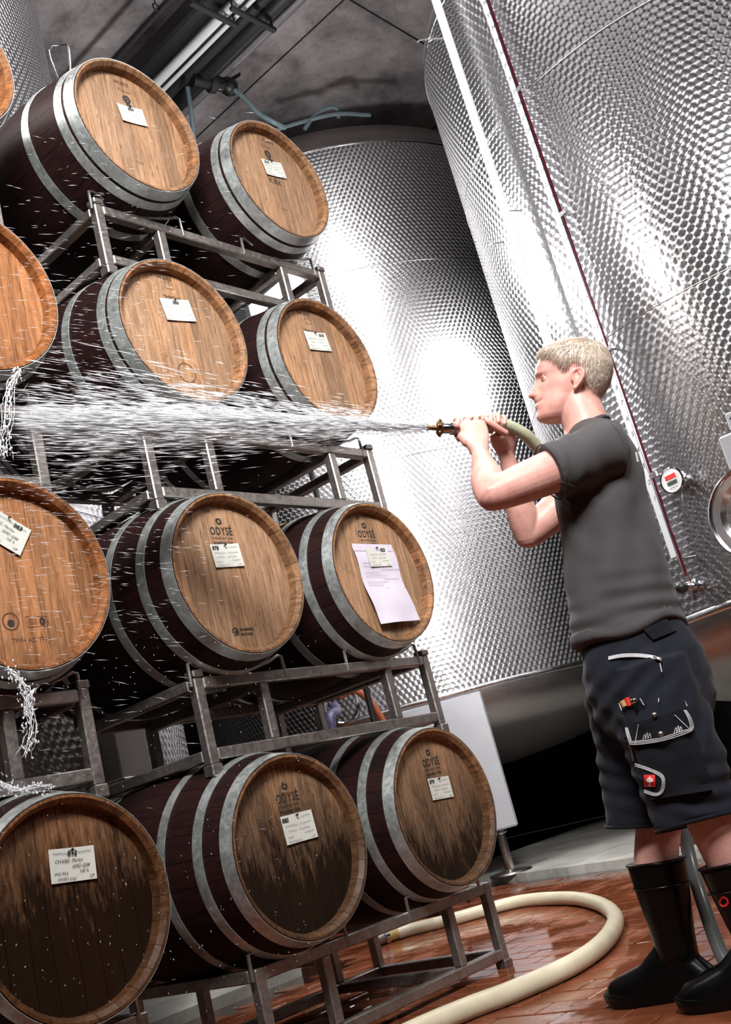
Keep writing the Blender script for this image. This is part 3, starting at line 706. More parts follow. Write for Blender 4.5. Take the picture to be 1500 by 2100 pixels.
BR['L1'] = barrel('L', 1, 'wine-soaked and shade-painted barrel in the lowest row wearing the card marked 880', 'spaced', .70, 0, .3)
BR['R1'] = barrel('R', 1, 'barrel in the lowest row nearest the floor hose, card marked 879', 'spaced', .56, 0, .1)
BR['L2'] = barrel('L', 2, 'clean barrel in second row with card 878 and nacional stamp below', 'spaced', .02)
BR['R2'] = barrel('R', 2, 'second row barrel with a long sheet of paper hung on it', 'spaced', .04)
BR['L3'] = barrel('L', 3, 'third row barrel with card 846, its lower edge in the spray', 'close', .05)
BR['R3'] = barrel('R', 3, 'third row barrel nearest the nozzle, right of the flood lamp', 'close', .0)
BR['L4'] = barrel('L', 4, 'top row barrel with card 866, left of the one lettered KIRK', 'close', .0)
BR['R4'] = barrel('R', 4, 'top row barrel lettered KIRK', 'close', .02)
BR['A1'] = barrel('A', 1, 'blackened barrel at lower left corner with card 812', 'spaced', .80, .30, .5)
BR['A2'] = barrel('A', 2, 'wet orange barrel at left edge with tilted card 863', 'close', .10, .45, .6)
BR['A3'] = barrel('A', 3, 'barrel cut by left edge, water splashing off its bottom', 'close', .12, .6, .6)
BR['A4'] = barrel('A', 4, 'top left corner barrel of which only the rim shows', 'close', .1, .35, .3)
odyse(BR['L1'], .020, .148); odyse(BR['R1'], .024, .160); odyse(BR['L2'], -.007, .156, True); odyse(BR['R2'], -.001, .165)
date(BR['L4'], '04-2012', -.006, .222); seal(BR['L4'], .006, .150); write('France', .012, MT['inkb'], BR['L4'], .002, -.14+RBG, YP)
date(BR['R4'], '01-2012', .03, .232); seal(BR['R4'], .010, .160); write('KIRK', .036, MT['ink'], BR['R4'], .012, .016+RBG, YP, bold=.0003); write('France', .012, MT['inkb'], BR['R4'], .02, -.12+RBG, YP)
date(BR['L3'], '04-2005', -.009, .236); trad(BR['L3'], .006, .158); date(BR['R3'], '04-2005', -.03, .236); trad(BR['R3'], -.014, .156)
date(BR['A1'], '04-2012', .012, .232); disc(BR['L3'], .0, -.15+RBG, YP, .036, .040, MT['inkb'])
date(BR['L2'], '04', -.05, .232); date(BR['R2'], '04', -.03, .236)
t = BR['A2']; disc(t, -.034, -.13+RBG, YP, .022, .026, MT['inkb']); disc(t, -.034, -.135+RBG, YP, 0, .011, MT['ink']); rect(t, .046, -.133+RBG, YP, .066, .03, MT['inkb'], line=.0014)
disc(t, .064, -.133+RBG, YP, .004, .012, MT['ink'], sx=.8); write('TFM+ AD TFI', .019, MT['inkb'], t, .013, -.186+RBG, YP)
for k in range(3): rect(t, .034, -.127-k*.006+RBG, YP, .03, .0014, MT['inkb'])
# cards pinned to the heads
CARDS = [('L', 4, '866', .013, .078, .122, 7, 'white card 866 pinned on the upper left barrel of the stack', .0, 1), ('R', 4, '819', .018, .084, .125, 8, 'white card pinned just above the lettering KIRK', -.035, 1),
 ('L', 3, '846', .020, .107, .140, 8, 'white card 846 pinned on third row barrel above the spray', .0, 1), ('R', 3, '815', .006, .111, .134, 6, 'white card pinned on the barrel right of the flood lamp', .035, 1),
 ('L', 2, '878', -.009, .071, .130, 3, 'white card 878 pinned below the lettering on second row barrel', -.045, 1), ('R', 2, '822', .024, .072, .128, 2, 'small white card pinned over the long paper sheet', .035, 1),
 ('L', 1, '880', .037, .054, .140, .6, 'white card 880 on the dark barrel in lowest row', -.05, 1), ('R', 1, '879', .035, .065, .124, -2.5, 'white card 879 on the lowest barrel nearest the floor hose', -.045, 1),
 ('A', 2, '863', -.013, .141, .150, -33, 'steeply tilted white card 863 on the wet barrel at left edge', .03, 2), ('A', 1, '812', .026, .104, .136, -5.6, 'large white card 812 on the blackened barrel at lower left', .0, 2)]
def scrib(m, x, z, w, h, y):
    n = max(5, int(w/.0045)); pts = []
    for k in range(n): pts.append((x+w*k/(n-1)+random.uniform(-.001, .001), z+(h if k % 2 else -h)*random.uniform(.2, 1)))
    for a, b in zip(pts[:-1], pts[1:]):
        d = np.array(b)-np.array(a); l = np.linalg.norm(d)+1e-9; n_ = np.array([-d[1], d[0]])/l*.0005
        m.add([(a[0]-n_[0], y, a[1]-n_[1]), (b[0]-n_[0], y, b[1]-n_[1]), (b[0]+n_[0], y, b[1]+n_[1]), (a[0]+n_[0], y, a[1]+n_[1])], [(0, 1, 2, 3)])
for (ck, lv, num, x, z, w, an, lab, nx, bold) in CARDS:
    hh = w*.635
    yf = Y0+HD-.004-(.006 if (ck, lv) == ('R', 2) else 0)
    cd = thing('barrel_card', lab, 'card', (COLX[ck]+x, yf, LZ[lv]+z), 0, 'cards pinned on the barrel heads'); cd.rotation_euler = (math.radians(-2.0), math.radians(-an), 0)
    m = MB(); nxs = 7; vs = []; fs = []     # slightly bowed card
    for i in range(nxs):
        u = -w/2+w*i/(nxs-1); bow = -.003*(2*u/w)**2
        for zz in (-hh/2, hh/2): vs += [(u, bow-.0004, zz), (u, bow+.0004, zz)]
    for i in range(nxs-1):
        a = i*4; b = a+4; fs += [(a, b, b+2, a+2), (a+1, a+3, b+3, b+1), (a, a+1, b+1, b), (a+2, b+2, b+3, a+3)]
    fs += [(0, 2, 3, 1), ((nxs-1)*4, (nxs-1)*4+1, (nxs-1)*4+3, (nxs-1)*4+2)]
    pc = m.add(vs, fs).build('paper', MT['card'], cd, 30)
    yy = -.0042
    write(num, .019, MT['pen'], pc, nx*w/.13, hh*.33, yy, bold=.0006, shear=.15)
    inkm = MT['pen'] if bold == 2 else MT['pencil']
    if bold == 2:
        for tx, tz, s, xx in (('CH.KBD  Merlot', hh*.12, .012, -.012), ('AMD QS8', -hh*.06, .0125, .022), ('WG PAX', -hh*.24, .0105, -.038), ('100 %', -hh*.22, .0115, .03), ('ESVERS jungv', -hh*.40, .010, -.022), ('CP', -hh*.40, .0115, .052)):
            write(tx, s, inkm, pc, xx, tz, yy, shear=.35)
    sm = MB()
    rows = ((-.42, .44, .35), (.02, .40, .35)) if bold == 2 else ((-.42, .40, .12), (.02, .38, .12), (-.36, .26, -.06), (-.02, .34, -.06), (-.42, .2, -.26), (.12, .3, -.22), (-.42, .42, -.42), (.3, .12, -.42), (.1, .3, .36))
    for (a, l, b) in rows: scrib(sm, a*w, b*hh, l*w, hh*.035, yy)
    sm.build('handwriting', inkm, pc, None)
    MB().tube([(0, -.008, hh*.43), (0, .02, hh*.43)], .0018, 6).ball((0, -.009, hh*.43), .0038, 8, 5).build('nail', MT['pin'], cd)
# long sheet of paper on the second-row right barrel
sh = thing('paper_sheet', 'long lilac-white sheet of paper hanging on a second row barrel', 'paper', (COLX['R'], Y0+HD-.004, LZ[2]))
Q = [(-.111, .114), (.128, .120), (.150, -.198), (-.088, -.205)]; m = MB(); vs = []; n1, n2 = 9, 14
for j in range(n2):
    v = j/(n2-1)
    for i in range(n1):
        u = i/(n1-1); a = np.array(Q[0])*(1-u)+np.array(Q[1])*u; b = np.array(Q[3])*(1-u)+np.array(Q[2])*u; p = a*(1-v)+b*v
        yb = -.002-.030*v**2.2-.004*math.sin(u*7+v*5)*v-.003*math.sin(v*11); vs.append((p[0]+.004*math.sin(v*9)*(1 if i in (0, n1-1) else 0), yb, p[1]))
fs = [(j*n1+i, j*n1+i+1, (j+1)*n1+i+1, (j+1)*n1+i) for j in range(n2-1) for i in range(n1-1)]
NV = len(vs); vs2 = vs+[(p[0], p[1]+.0012, p[2]) for p in vs]; fs2 = fs+[tuple(NV+k for k in f[::-1]) for f in fs]
for i in range(n1-1):
    a, b = (n2-1)*n1+i, (n2-1)*n1+i+1; fs2 += [(a, b, NV+b, NV+a)]
m.add(vs2, fs2).build('sheet', MT['sheet'], sh, 60)
pm = MB()
for k in range(9): scrib(pm, -.08+(.10 if k % 3 == 2 else 0), .045-k*.013, .09 if k % 2 else .12, .0022, -.0075-.0035*(k/9)**2)
pm.build('print_lines', MT['pencil'], sh, None)
MB().box((.008, -.004, .110), (.236, .004, .030), None, .001).build('folded_top', MT['sheet'], sh)
# ------------------------------------------------------------------ racks
T_ = .038
def rack(xl, xr, inner, ztop, zbot, label, centres, below, cups=True, feet=False):
    yf, yb = 2.70, 3.34
    t = thing('barrel_rack', label, 'rack', ((xl+xr)/2, (yf+yb)/2, zbot-(.02 if feet else 0)), 0, 'steel two-barrel racks')
    ox, oy, oz = t.location
    def B(nm, a, b, w=T_, h=T_, m='rack', par=t): return MB().bar((a[0]-ox, a[1]-oy, a[2]-oz), (b[0]-ox, b[1]-oy, b[2]-oz), w, h, bev=.004).build(nm, MT[m], par, 25)
    zt, zb = ztop-T_/2, zbot+T_/2
    for y in (yf, yb):
        B('top_rail', (xl+T_/2, y, zt), (xr-T_/2, y, zt)); B('bottom_rail', (xl+T_/2, y, zb), (xr-T_/2, y, zb))
        for x in (xl, xr):
            B('post', (x, y, zbot-.012), (x, y, ztop-.0), T_, T_)
            if cups: B('stacking_cup', (x, y, ztop), (x, y, ztop+.024), T_*1.15, T_*1.3, 'racksh'); B('stacking_cup', (x, y, zbot-.05), (x, y, zbot-.012), T_*1.2, T_*1.3, 'racksh')
            elif feet: B('foot', (x, y, 0.0), (x, y, .03), T_*1.3, T_*1.3, 'racksh')
        for x in inner: B('post', (x, y, zb+T_/2), (x, y, zt-T_/2))
    for x in (xl, xr): B('side_rail', (x, yf+T_/2, zt), (x, yb-T_/2, zt)); B('side_rail', (x, yf+T_/2, zb), (x, yb-T_/2, zb))
    for x in inner: B('side_rail', (x, yf+T_/2, zt-.02), (x, yb-T_/2, zt-.02)); B('side_rail', (x, yf+T_/2, zb), (x, yb-T_/2, zb))
    for y in (yf, yb):
        for cx in centres:      # bent-rod cradles, above the top rail and under the bottom rail
            yr = y-.016 if y == yf else y+.016
            up_ = [(cx-.215, yr, ztop-.03), (cx-.212, yr, ztop+.046), (cx-.19, yr, ztop+.050), (cx-.16, yr, ztop+.036), (cx-.005, yr, ztop-.003), (cx+.005, yr, ztop-.003), (cx+.15, yr, ztop+.033), (cx+.19, yr, ztop+.050), (cx+.208, yr, ztop+.046), (cx+.212, yr, ztop-.03)]
            MB().tube([(a-ox, b-oy, z_-oz) for a, b, z_ in up_], .0062, 8).build('cradle_rod', MT['wire'], t)
            if below:
                dn = [(cx-.20, y, zbot+.01), (cx-.20, y, zbot-.05), (cx-.14, y, zbot-.052), (cx-.02, y, zbot-.001), (cx+.02, y, zbot-.001), (cx+.14, y, zbot-.052), (cx+.20, y, zbot-.05), (cx+.20, y, zbot+.01)]
                MB().bar(*[tuple(np.array(p)-np.array([ox, oy, oz])) for p in (dn[2], dn[3])], .03, .005).bar(*[tuple(np.array(p)-np.array([ox, oy, oz])) for p in (dn[4], dn[5])], .03, .005).build('lower_cradle', MT['rack'], t)
    return t
def zr(lv): return LZ[lv]-.315
for (nm, xl, xr, inn, cs) in (('right', 2.272, 3.462, (2.553, 3.213), (COLX['L']+.02, COLX['R']+.02)), ('left', .70, 1.838, (.93, 1.588), (.89, COLX['A']+.0))):
    rack(xl, xr, inn, zr(1), .032, {'right': 'floor-standing steel rack under the lowest barrels 880 and 879', 'left': 'floor-standing steel rack under the blackened barrel at lower left'}[nm], cs, False, False, True)
    for lv in (2, 3, 4):
        rack(xl, xr, inn, zr(lv), LZ[lv-1]+.318, {('right', 2): 'steel rack between lowest row and the two barrels above it', ('right', 3): 'steel rack just below the water jet under the third row',
             ('right', 4): 'highest steel rack carrying the two top barrels', ('left', 2): 'steel rack at left edge between barrels 812 and 863', ('left', 3): 'steel rack end at left edge above the barrel with card 863',
             ('left', 4): 'steel rack at left edge under the corner barrel at the top'}[(nm, lv)], cs, True, lv < 4 or True)
# ------------------------------------------------------------------ the man
MO = np.array([2.69, 1.51, 0.0]); TH_ = math.radians(15)
lf_ = np.array([-nf[1], nf[0], 0]); MF = math.cos(TH_)*lf_+math.sin(TH_)*nf; MLt = np.array([-MF[1], MF[0], 0])
man = thing('person', 'fair-haired man in dark grey T-shirt, navy work shorts and black rubber boots aiming a hose', 'person', tuple(MO), math.atan2(MF[1], MF[0]))
def LC(p): q = np.array(p, float)-MO; return np.array([q@MF, q@MLt, q[2]])
def LP(x, y, D): return LC(AT(x, y, D))
def ringv(c0, ax, u, a, b, n=28, e=2.0):
    """superellipse ring about c0, normal ~ax, first radius a along u"""
    ax = Vector(ax).normalized(); u = Vector(u); u = (u-ax*u.dot(ax)).normalized(); w = ax.cross(u); o = []
    for k in range(n):
        t = 2*PI*k/n; ct, st_ = math.cos(t), math.sin(t)
        x = math.copysign(abs(ct)**(2/e), ct); y = math.copysign(abs(st_)**(2/e), st_)
        o.append(Vector(c0)+u*(a*x)+w*(b*y))
    return o
def limb(m, pts, rad, flat=None, u=(0, 1, 0), n=24, samples=24, round_ends=True):
    """tapered limb through points with radii; flat = ratio of second radius"""
    P = np.array(pts, float); R_ = np.array(rad, float); F_ = np.array(flat if flat is not None else [1.0]*len(P), float)
    X = spline(np.column_stack([P, R_, F_]), samples); rings = []
    for i in range(len(X)):
        d = X[min(i+1, len(X)-1), :3]-X[max(i-1, 0), :3]; rings.append(ringv(X[i, :3], d, u, X[i, 3], X[i, 3]*X[i, 4], n))
    if round_ends:
        for end in (0, -1):
            c0 = X[end, :3]; d = X[end, :3]-X[1 if end == 0 else -2, :3]; d = d/np.linalg.norm(d); r = X[end, 3]; ext = []
            for s in (.5, .85, .98):
                k = math.sqrt(1-s*s); ext.append(ringv(c0+d*r*s*.8, d if end else -d, u, r*k, r*k*X[end, 4], n))
            rings = ext[::-1]+rings if end == 0 else rings+ext
    m.loft(rings); return m
def remesh(m, voxel, smooth=4, name='tmp'):
    me = bpy.data.meshes.new(name); me.from_pydata(m.v, [], m.f)
    bm = bmesh.new(); bm.from_mesh(me); bmesh.ops.recalc_face_normals(bm, faces=bm.faces); bm.to_mesh(me); bm.free()
    o = bpy.data.objects.new(name, me); COL.objects.link(o)
    md = o.modifiers.new('r', 'REMESH'); md.mode = 'VOXEL'; md.voxel_size = voxel; md.use_smooth_shade = True
    if smooth: s = o.modifiers.new('s', 'SMOOTH'); s.factor = .5; s.iterations = smooth
    dg = bpy.context.evaluated_depsgraph_get(); me2 = bpy.data.meshes.new_from_object(o.evaluated_get(dg))
    bpy.data.objects.remove(o); bpy.data.meshes.remove(me); return me2
def getco(me): a = np.empty(len(me.vertices)*3); me.vertices.foreach_get('co', a); return a.reshape(-1, 3)
def setco(me, a): me.vertices.foreach_set('co', a.astype(float).ravel()); me.update()
def getno(me): a = np.empty(len(me.vertices)*3); me.vertices.foreach_get('normal', a); return a.reshape(-1, 3)
# ---- joints (man-local: x forward, y left, z up)
HC = LP(1180, 784, 3.045)                       # between the ears
NB = LP(1208, 905, 3.04)                        # base of neck
shL, elL, wrL = LP(1230, 928, 2.865), LP(1010, 1016, 2.80), LP(984, 925, 2.965)
shR, elR, wrR = np.array([-.13, -.215, 1.455]), LP(1083, 1098, 3.20), LP(1038, 928, 3.11)
hipL, knL = LP(1335, 1390, 2.94), LP(1462, 1688, 2.90); hipR, knR = LP(1285, 1390, 3.13), LP(1350, 1690, 3.14)
anR, anL = LP(1392, 1988, 3.14), LP(1585, 2012, 2.90)
# ---- head shape in head frame (x forward, y left, z up), origin between the ears
zt_ = np.array([-.120, -.114, -.104, -.085, -.072, -.060, -.050, -.038, -.020, 0, .014, .028, .050, .083, .100, .112, .119, .122])
xf_ = np.array([.100, .114, .1205, .1165, .1190, .1180, .1205, .1165, .1125, .110, .111, .1180, .1170, .102, .084, .058, .030, .004])
xb_ = np.array([.030, .012, -.004, -.014, -.030, -.045, -.055, -.068, -.083, -.094, -.099, -.103, -.103, -.090, -.075, -.052, -.026, -.002])
hw_ = np.array([.026, .036, .046, .056, .060, .0625, .0635, .0665, .0700, .0730, .0745, .0760, .0765, .0680, .0570, .0420, .0240, .003])
def head_pt(z, phi, off=0.0):
    xf, xb, w = np.interp(z, zt_, xf_), np.interp(z, zt_, xb_), np.interp(z, zt_, hw_)
    cx, a = (xf+xb)/2, (xf-xb)/2; cp, sp_ = np.cos(phi), np.sin(phi)
    ef = 2/np.interp(z, [-.12, -.03, .03, .08], [1.85, 1.72, 1.85, 2.1]); e = np.where(cp > 0, ef, 2/2.25)
    x = cx+(a+off)*np.sign(cp)*np.abs(cp)**e; y = (w+off)*np.sign(sp_)*np.abs(sp_)**e
    return x, y
def face(x, y, z):
    """carve the features: returns shifted x,y"""
    fr = np.clip((x-.05)/.03, 0, 1); ay = np.abs(y); G = lambda v, m_, s: np.exp(-((v-m_)/s)**2)
    nz = np.interp(z, [-.050, -.0465, -.042, -.037, -.032, -.025, -.014, 0, .014, .024], [0, .005, .0130, .0190, .0215, .0225, .0195, .0140, .0080, 0]); nw = np.interp(z, [-.046, -.034, -.02, 0, .02], [.0140, .0150, .0125, .0095, .0100])
    x = x+fr*nz*np.exp(-(y/nw)**2)
    x = x+fr*.012*G(ay, .0155, .0065)*G(z, -.034, .0080)
    x = x-fr*.0085*G(ay, .030, .013)*G(z, .008, .0105)
    x = x+fr*.0035*G(ay, .026, .02)*G(z, .027, .007)
    zs = z-.10*ay
    x = x+fr*np.exp(-(y/.019)**2)*(.0030*G(zs, -.0535, .0050)+.0042*G(zs, -.0690, .0055)-.0040*G(zs, -.0605, .0026))
    x = x-fr*.004*G(ay, .029, .006)*G(zs, -.060, .006)
    x = x+fr*.003*G(ay, .045, .018)*G(z, -.020, .018)
    y = y+np.sign(y)*.004*G(x, .06, .03)*G(z, -.012, .02)
    return x, y
hm = MB(); nz_, np_ = 110, 120; zs_ = np.concatenate([np.linspace(-.120, -.02, 56), np.linspace(-.018, .122, 54)]); rings = []
for z in zs_:
    ph = np.linspace(0, 2*PI, np_, endpoint=False); x, y = head_pt(z, ph); x, y = face(x, y, np.full_like(x, z)); rings.append([(a, b, z) for a, b in zip(x, y)])
hm.loft(rings)
hm.ball((.1315, 0, -.0315), (.0100, .0098, .0092), 14, 10)
for s in (1, -1): hm.ball((.1190, .0115*s, -.0355), (.0110, .0068, .0075), 12, 8)
# ears
for s in (1, -1):
    ex, ey = -.003, .0735*s
    E3 = lambda u, v, o: Vector((ex-.004+u*.97-v*.18, ey+s*(o+max(0, -u)*.45), -.016+v+u*.14))
    hel = [(.014, -.006, .004), (.016, .006, .006), (.014, .018, .010), (.004, .027, .013), (-.008, .026, .015), (-.016, .017, .016), (-.018, .004, .015), (-.014, -.010, .012), (-.006, -.022, .008), (.004, -.030, .004), (.009, -.026, .002)]
    hm.tube([E3(*q) for q in spline(hel, 30)], [.0042]*30, 8)
    ant = [(-.002, .019, .010), (-.008, .012, .0125), (-.009, .002, .012), (-.005, -.009, .009), (.003, -.014, .006)]
    hm.tube([E3(*q) for q in spline(ant, 14)], .0034, 8)
    hm.ball(E3(-.002, .002, .001), (.018, .007, .029), 14, 10); hm.ball(E3(.003, -.027, .004), (.0085, .0055, .009), 10, 8); hm.ball(E3(.0145, -.004, .004), (.004, .005, .006), 8, 6)
RH_ = Matrix.Rotation(math.radians(7.0), 3, 'Z') @ Matrix.Rotation(math.radians(-14.0), 3, 'Y')
RHn = np.array(RH_)
body = MB(); body.add([tuple(RHn@np.array(p)+HC) for p in hm.v], hm.f)
H2 = lambda x, y, z: RHn@np.array([x, y, z])+HC
# neck, shoulders, trunk
limb(body, [H2(-.018, 0, -.02), H2(-.006, 0, -.07), NB*.55+H2(-.02, 0, -.08)*.45, NB, NB+np.array([.0, 0, -.07])], [.062, .067, .070, .073, .085], [1, .98, .96, 1.0, 1.1], n=28)
TORSO = [(1.535, -.185, -.042, .070, .085), (1.50, -.180, -.042, .092, .130), (1.455, -.172, -.042, .112, .178), (1.40, -.160, -.040, .122, .180), (1.305, -.150, -.036, .126, .172), (1.20, -.138, -.034, .134, .165), (1.067, -.128, -.032, .146, .164), (.95, -.120, -.030, .146, .168), (.86, -.116, -.026, .140, .172)]
body.loft([ringv((x+.006, y, z), (0, 0, 1), (1, 0, 0), a*(.86 if z < 1.42 else .96), b*.92, 32, 2.3) for z, x, y, a, b in TORSO])
# arms
def arm(sh_, el_, wr_, ra):
    sh_, el_, wr_ = map(np.array, (sh_, el_, wr_)); d1, d2 = el_-sh_, wr_-el_
    limb(body, [sh_, sh_+d1*.3, sh_+d1*.62, sh_+d1*.88, el_], [.064*ra, .062*ra, .0575*ra, .050*ra, .044*ra], n=26)
    limb(body, [el_-d2*.02, el_+d2*.16, el_+d2*.38, el_+d2*.7, wr_], [.043*ra, .0485*ra, .047*ra, .036*ra, .0295*ra], [1, 1, .98, .9, .80], n=26)
arm(shL, elL, wrL, 1.0); arm(shR, elR, wrR, .95)
# legs
for hp, kn, an in ((hipL, knL, anL), (hipR, knR, anR)):
    d1, d2 = kn-hp, (LP(1500, 1768, 2.905) if kn is knL else LP(1346, 1768, 3.14))-kn
    limb(body, [hp, hp+d1*.4, hp+d1*.8, kn, kn+d2*.7, kn+d2*1.5], [.098, .09, .068, .062, .060, .058], n=26)
# ---- hose line in the hands (nozzle axis) and hands
NZ = LP(876, 877, 3.00); HZ = [LP(915, 878, 3.005), LP(945, 879, 3.01), LP(985, 875, 3.02), LP(1015, 869, 3.03), LP(1045, 874, 3.05), LP(1080, 893, 3.08), LP(1118, 925, 3.13)]
ax_ = (HZ[3]-HZ[0]); ax_ = ax_/np.linalg.norm(ax_)
fing = MB()
def finger(pts, r): P = spline(pts, 16); limb(fing, [P[k] for k in range(0, 16, 3)], [r*1.05, r*1.0, r*1.0, r*.96, r*.9, r*.78], n=12, samples=14)
def wrap(root, centre, axis, a0, a1, R0, r, n=6, slide=0.0):
    """finger from root then around the hose: angles measured from +left (towards camera) over the top"""
    axis = axis/np.linalg.norm(axis); L0 = np.array([0, 1., 0]); L0 = L0-axis*(L0@axis); L0 /= np.linalg.norm(L0); U0 = np.cross(L0, axis); 
    if U0[2] < 0: U0 = -U0
    pts = [root]
    for k in range(n):
        a = math.radians(a0+(a1-a0)*k/(n-1)); pts.append(centre+axis*slide*k/(n-1)+(L0*math.cos(a)+U0*math.sin(a))*R0)
    finger(pts, r)
# left hand: back of the hand to the camera, knuckles on top, fingers over the hose to the far side
def hose_at(x): 
    P = spline(HZ, 60); i = int(np.argmin([abs(PROJ(MO+MF*p[0]+MLt*p[1]+np.array([0, 0, p[2]]))[0]-x) for p in P])); return P[i]
kx = [942, 960, 977, 992]; kn_ = []
for j, x in enumerate(kx):
    c0 = hose_at(x); kn_.append(c0+np.array([0, .024, .012-.004*abs(j-1)]))
mid = (kn_[1]+kn_[2])/2; wdir = (mid-wrL)
palm = [ringv(wrL+wdir*t+np.array([0, .004*math.sin(t*PI), 0])+ax_*(.006*t), wdir, ax_, a, b, 22, 2.5) for t, a, b in ((-.05, .027, .022), (.12, .031, .021), (.35, .038, .0185), (.6, .042, .0165), (.85, .041, .0145), (1.0, .036, .012))]
body.loft(palm)
for j, x in enumerate(kx):
    c0 = hose_at(x); body.ball(kn_[j], .0105)
    wrap(kn_[j]-np.array([0, 0, .006]), c0-ax_*.003, ax_, 38, 205, .0285, (.0092, .0096, .0092, .0082)[j], slide=-.003)
tb = wrL+wdir*.35-ax_*.026; c0 = hose_at(940)
limb(body, [tb, tb+wdir*.2-ax_*.012], [.018, .014], n=12, samples=6)
finger([tb+ax_*.012, tb+wdir*.30, c0+np.array([0, .010, -.028])+ax_*.004, c0+np.array([0, -.008, -.030])-ax_*.004, c0+np.array([0, -.022, -.022])-ax_*.010], .0102)
# right hand: palm under and beyond the hose, fingers up over it with the tips towards the camera
kxr = [1002, 1017, 1031, 1044]; c1 = hose_at(1022); far = np.array([0, -.026, -.020]); midr = c1+far; wd = midr-wrR
palm = [ringv(wrR+wd*t, wd, ax_, a, b, 22, 2.5) for t, a, b in ((-.05, .026, .021), (.15, .030, .020), (.45, .037, .018), (.75, .040, .016), (1.0, .037, .013))]
body.loft(palm)
for j, x in enumerate(kxr):
    c0 = hose_at(x)
    wrap(c0+np.array([0, -.03, -.012]), c0, ax_, 190, 0 if j else 20, .0280, (.0088, .0092, .0090, .0080)[j], slide=-.020)
tb = wrR+wd*.62+np.array([0, .016, 0]); c0 = hose_at(1012)
limb(body, [wrR+wd*.25+np.array([0, .01, 0]), tb], [.018, .014], n=12, samples=6)
finger([c0+np.array([0, .004, -.034])+ax_*.030, c0+np.array([0, .019, -.024])+ax_*.016, c0+np.array([0, .0285, -.010])+ax_*.004, c0+np.array([0, .029, .000])-ax_*.006, c0+np.array([0, .026, .008])-ax_*.014], .0105)
# ---- skin
def _skin():
    x = N('fair_skin'); at_ = x.n('Attribute', attribute_name='tint'); o = x.co(); n1 = x.noise(o, 26, 4, .6); n2 = x.noise(o, 190, 2)
    col = x.mix(x.ramp(n1, (.3, 0), (.7, 1)), c(196, 142, 130), c(214, 166, 153)); col = x.mix(1.0, col, at_.outputs['Color'], 'MULTIPLY')
    x.set(color=col, rough=.46, spec=.4, sss=.12); x.b.inputs['Subsurface Radius'].default_value = (.012, .004, .002); x.bump(n2, .06, .0006); return x.m
MT['skin'] = _skin()
bme = remesh(body, .0032, 3, 'body')
co = getco(bme); hh_ = (co-HC)@RHn      # back into head frame
fmB = fing.mesh('f', MT['skin'], 180)
allm = MB(); allm.v = [tuple(v) for v in co]; allm.f = [tuple(p.vertices) for p in bme.polygons]; allm.m = [0]*len(allm.f); nb_ = len(co)
allm.add(fing.v, fing.f)
skin = bpy.data.meshes.new('body'); skin.from_pydata(allm.v, [], allm.f); skin.materials.append(MT['skin']); skin.polygons.foreach_set('use_smooth', [True]*len(skin.polygons))
bm = bmesh.new(); bm.from_mesh(skin); bmesh.ops.recalc_face_normals(bm, faces=bm.faces); bm.to_mesh(skin); bm.free()
co = getco(skin); hh_ = (co-HC)@RHn; x, y, z = hh_.T; isf = np.arange(len(co)) < nb_
tint = np.ones((len(co), 4)); G = lambda v, m_, s: np.exp(-((v-m_)/s)**2)
hd = isf & (z > -.13) & (np.abs(x) < .17)
red = hd*(.5*G(np.abs(y), .05, .03)*G(z, -.025, .022)*G(x, .075, .04)+.55*G(z, -.030, .014)*(x > .118)+.45*((np.abs(y) > .07) & (np.abs(x) < .03) & (np.abs(z) < .04))+.25*G(z, -.09, .03))
tint[:, 1] -= .25*red; tint[:, 2] -= .25*red
zs2 = z-.10*np.abs(y); lip = hd*(x > .095)*np.exp(-(y/.021)**4)*(G(zs2, -.0545, .0042)+G(zs2, -.067, .0050)); lip = np.clip(lip, 0, 1)
tint[:, 0] -= .10*lip; tint[:, 1] -= .36*lip; tint[:, 2] -= .28*lip
ml = hd*(x > .085)*(np.abs(y) < .030)*G(zs2, -.0605, .0022); tint[:, :3] -= (ml*np.array([[.5], [.6], [.55]])).T
nst = hd*(x > .112)*G(np.abs(y), .0075, .0035)*G(z, -.0430, .0028); tint[:, :3] -= (nst*np.array([[.55], [.65], [.65]])).T
brw = hd*(x > .07)*G(np.abs(y), .028, .015)*G(z-.12*(np.abs(y)-.03), .0265, .0042); tint[:, 0] -= .14*brw; tint[:, 1] -= .16*brw; tint[:, 2] -= .28*brw
eln = isf*np.exp(-((co-elL)**2).sum(1)/.05**2); tint[:, 1] -= .10*eln; tint[:, 2] -= .10*eln
fi = ~isf; tint[fi, 1] -= .06; tint[fi, 2] -= .06
a = skin.color_attributes.new('tint', 'FLOAT_COLOR', 'POINT'); a.data.foreach_set('color', np.clip(tint, .1, 1).ravel())
skin_o = link('body', skin, man)
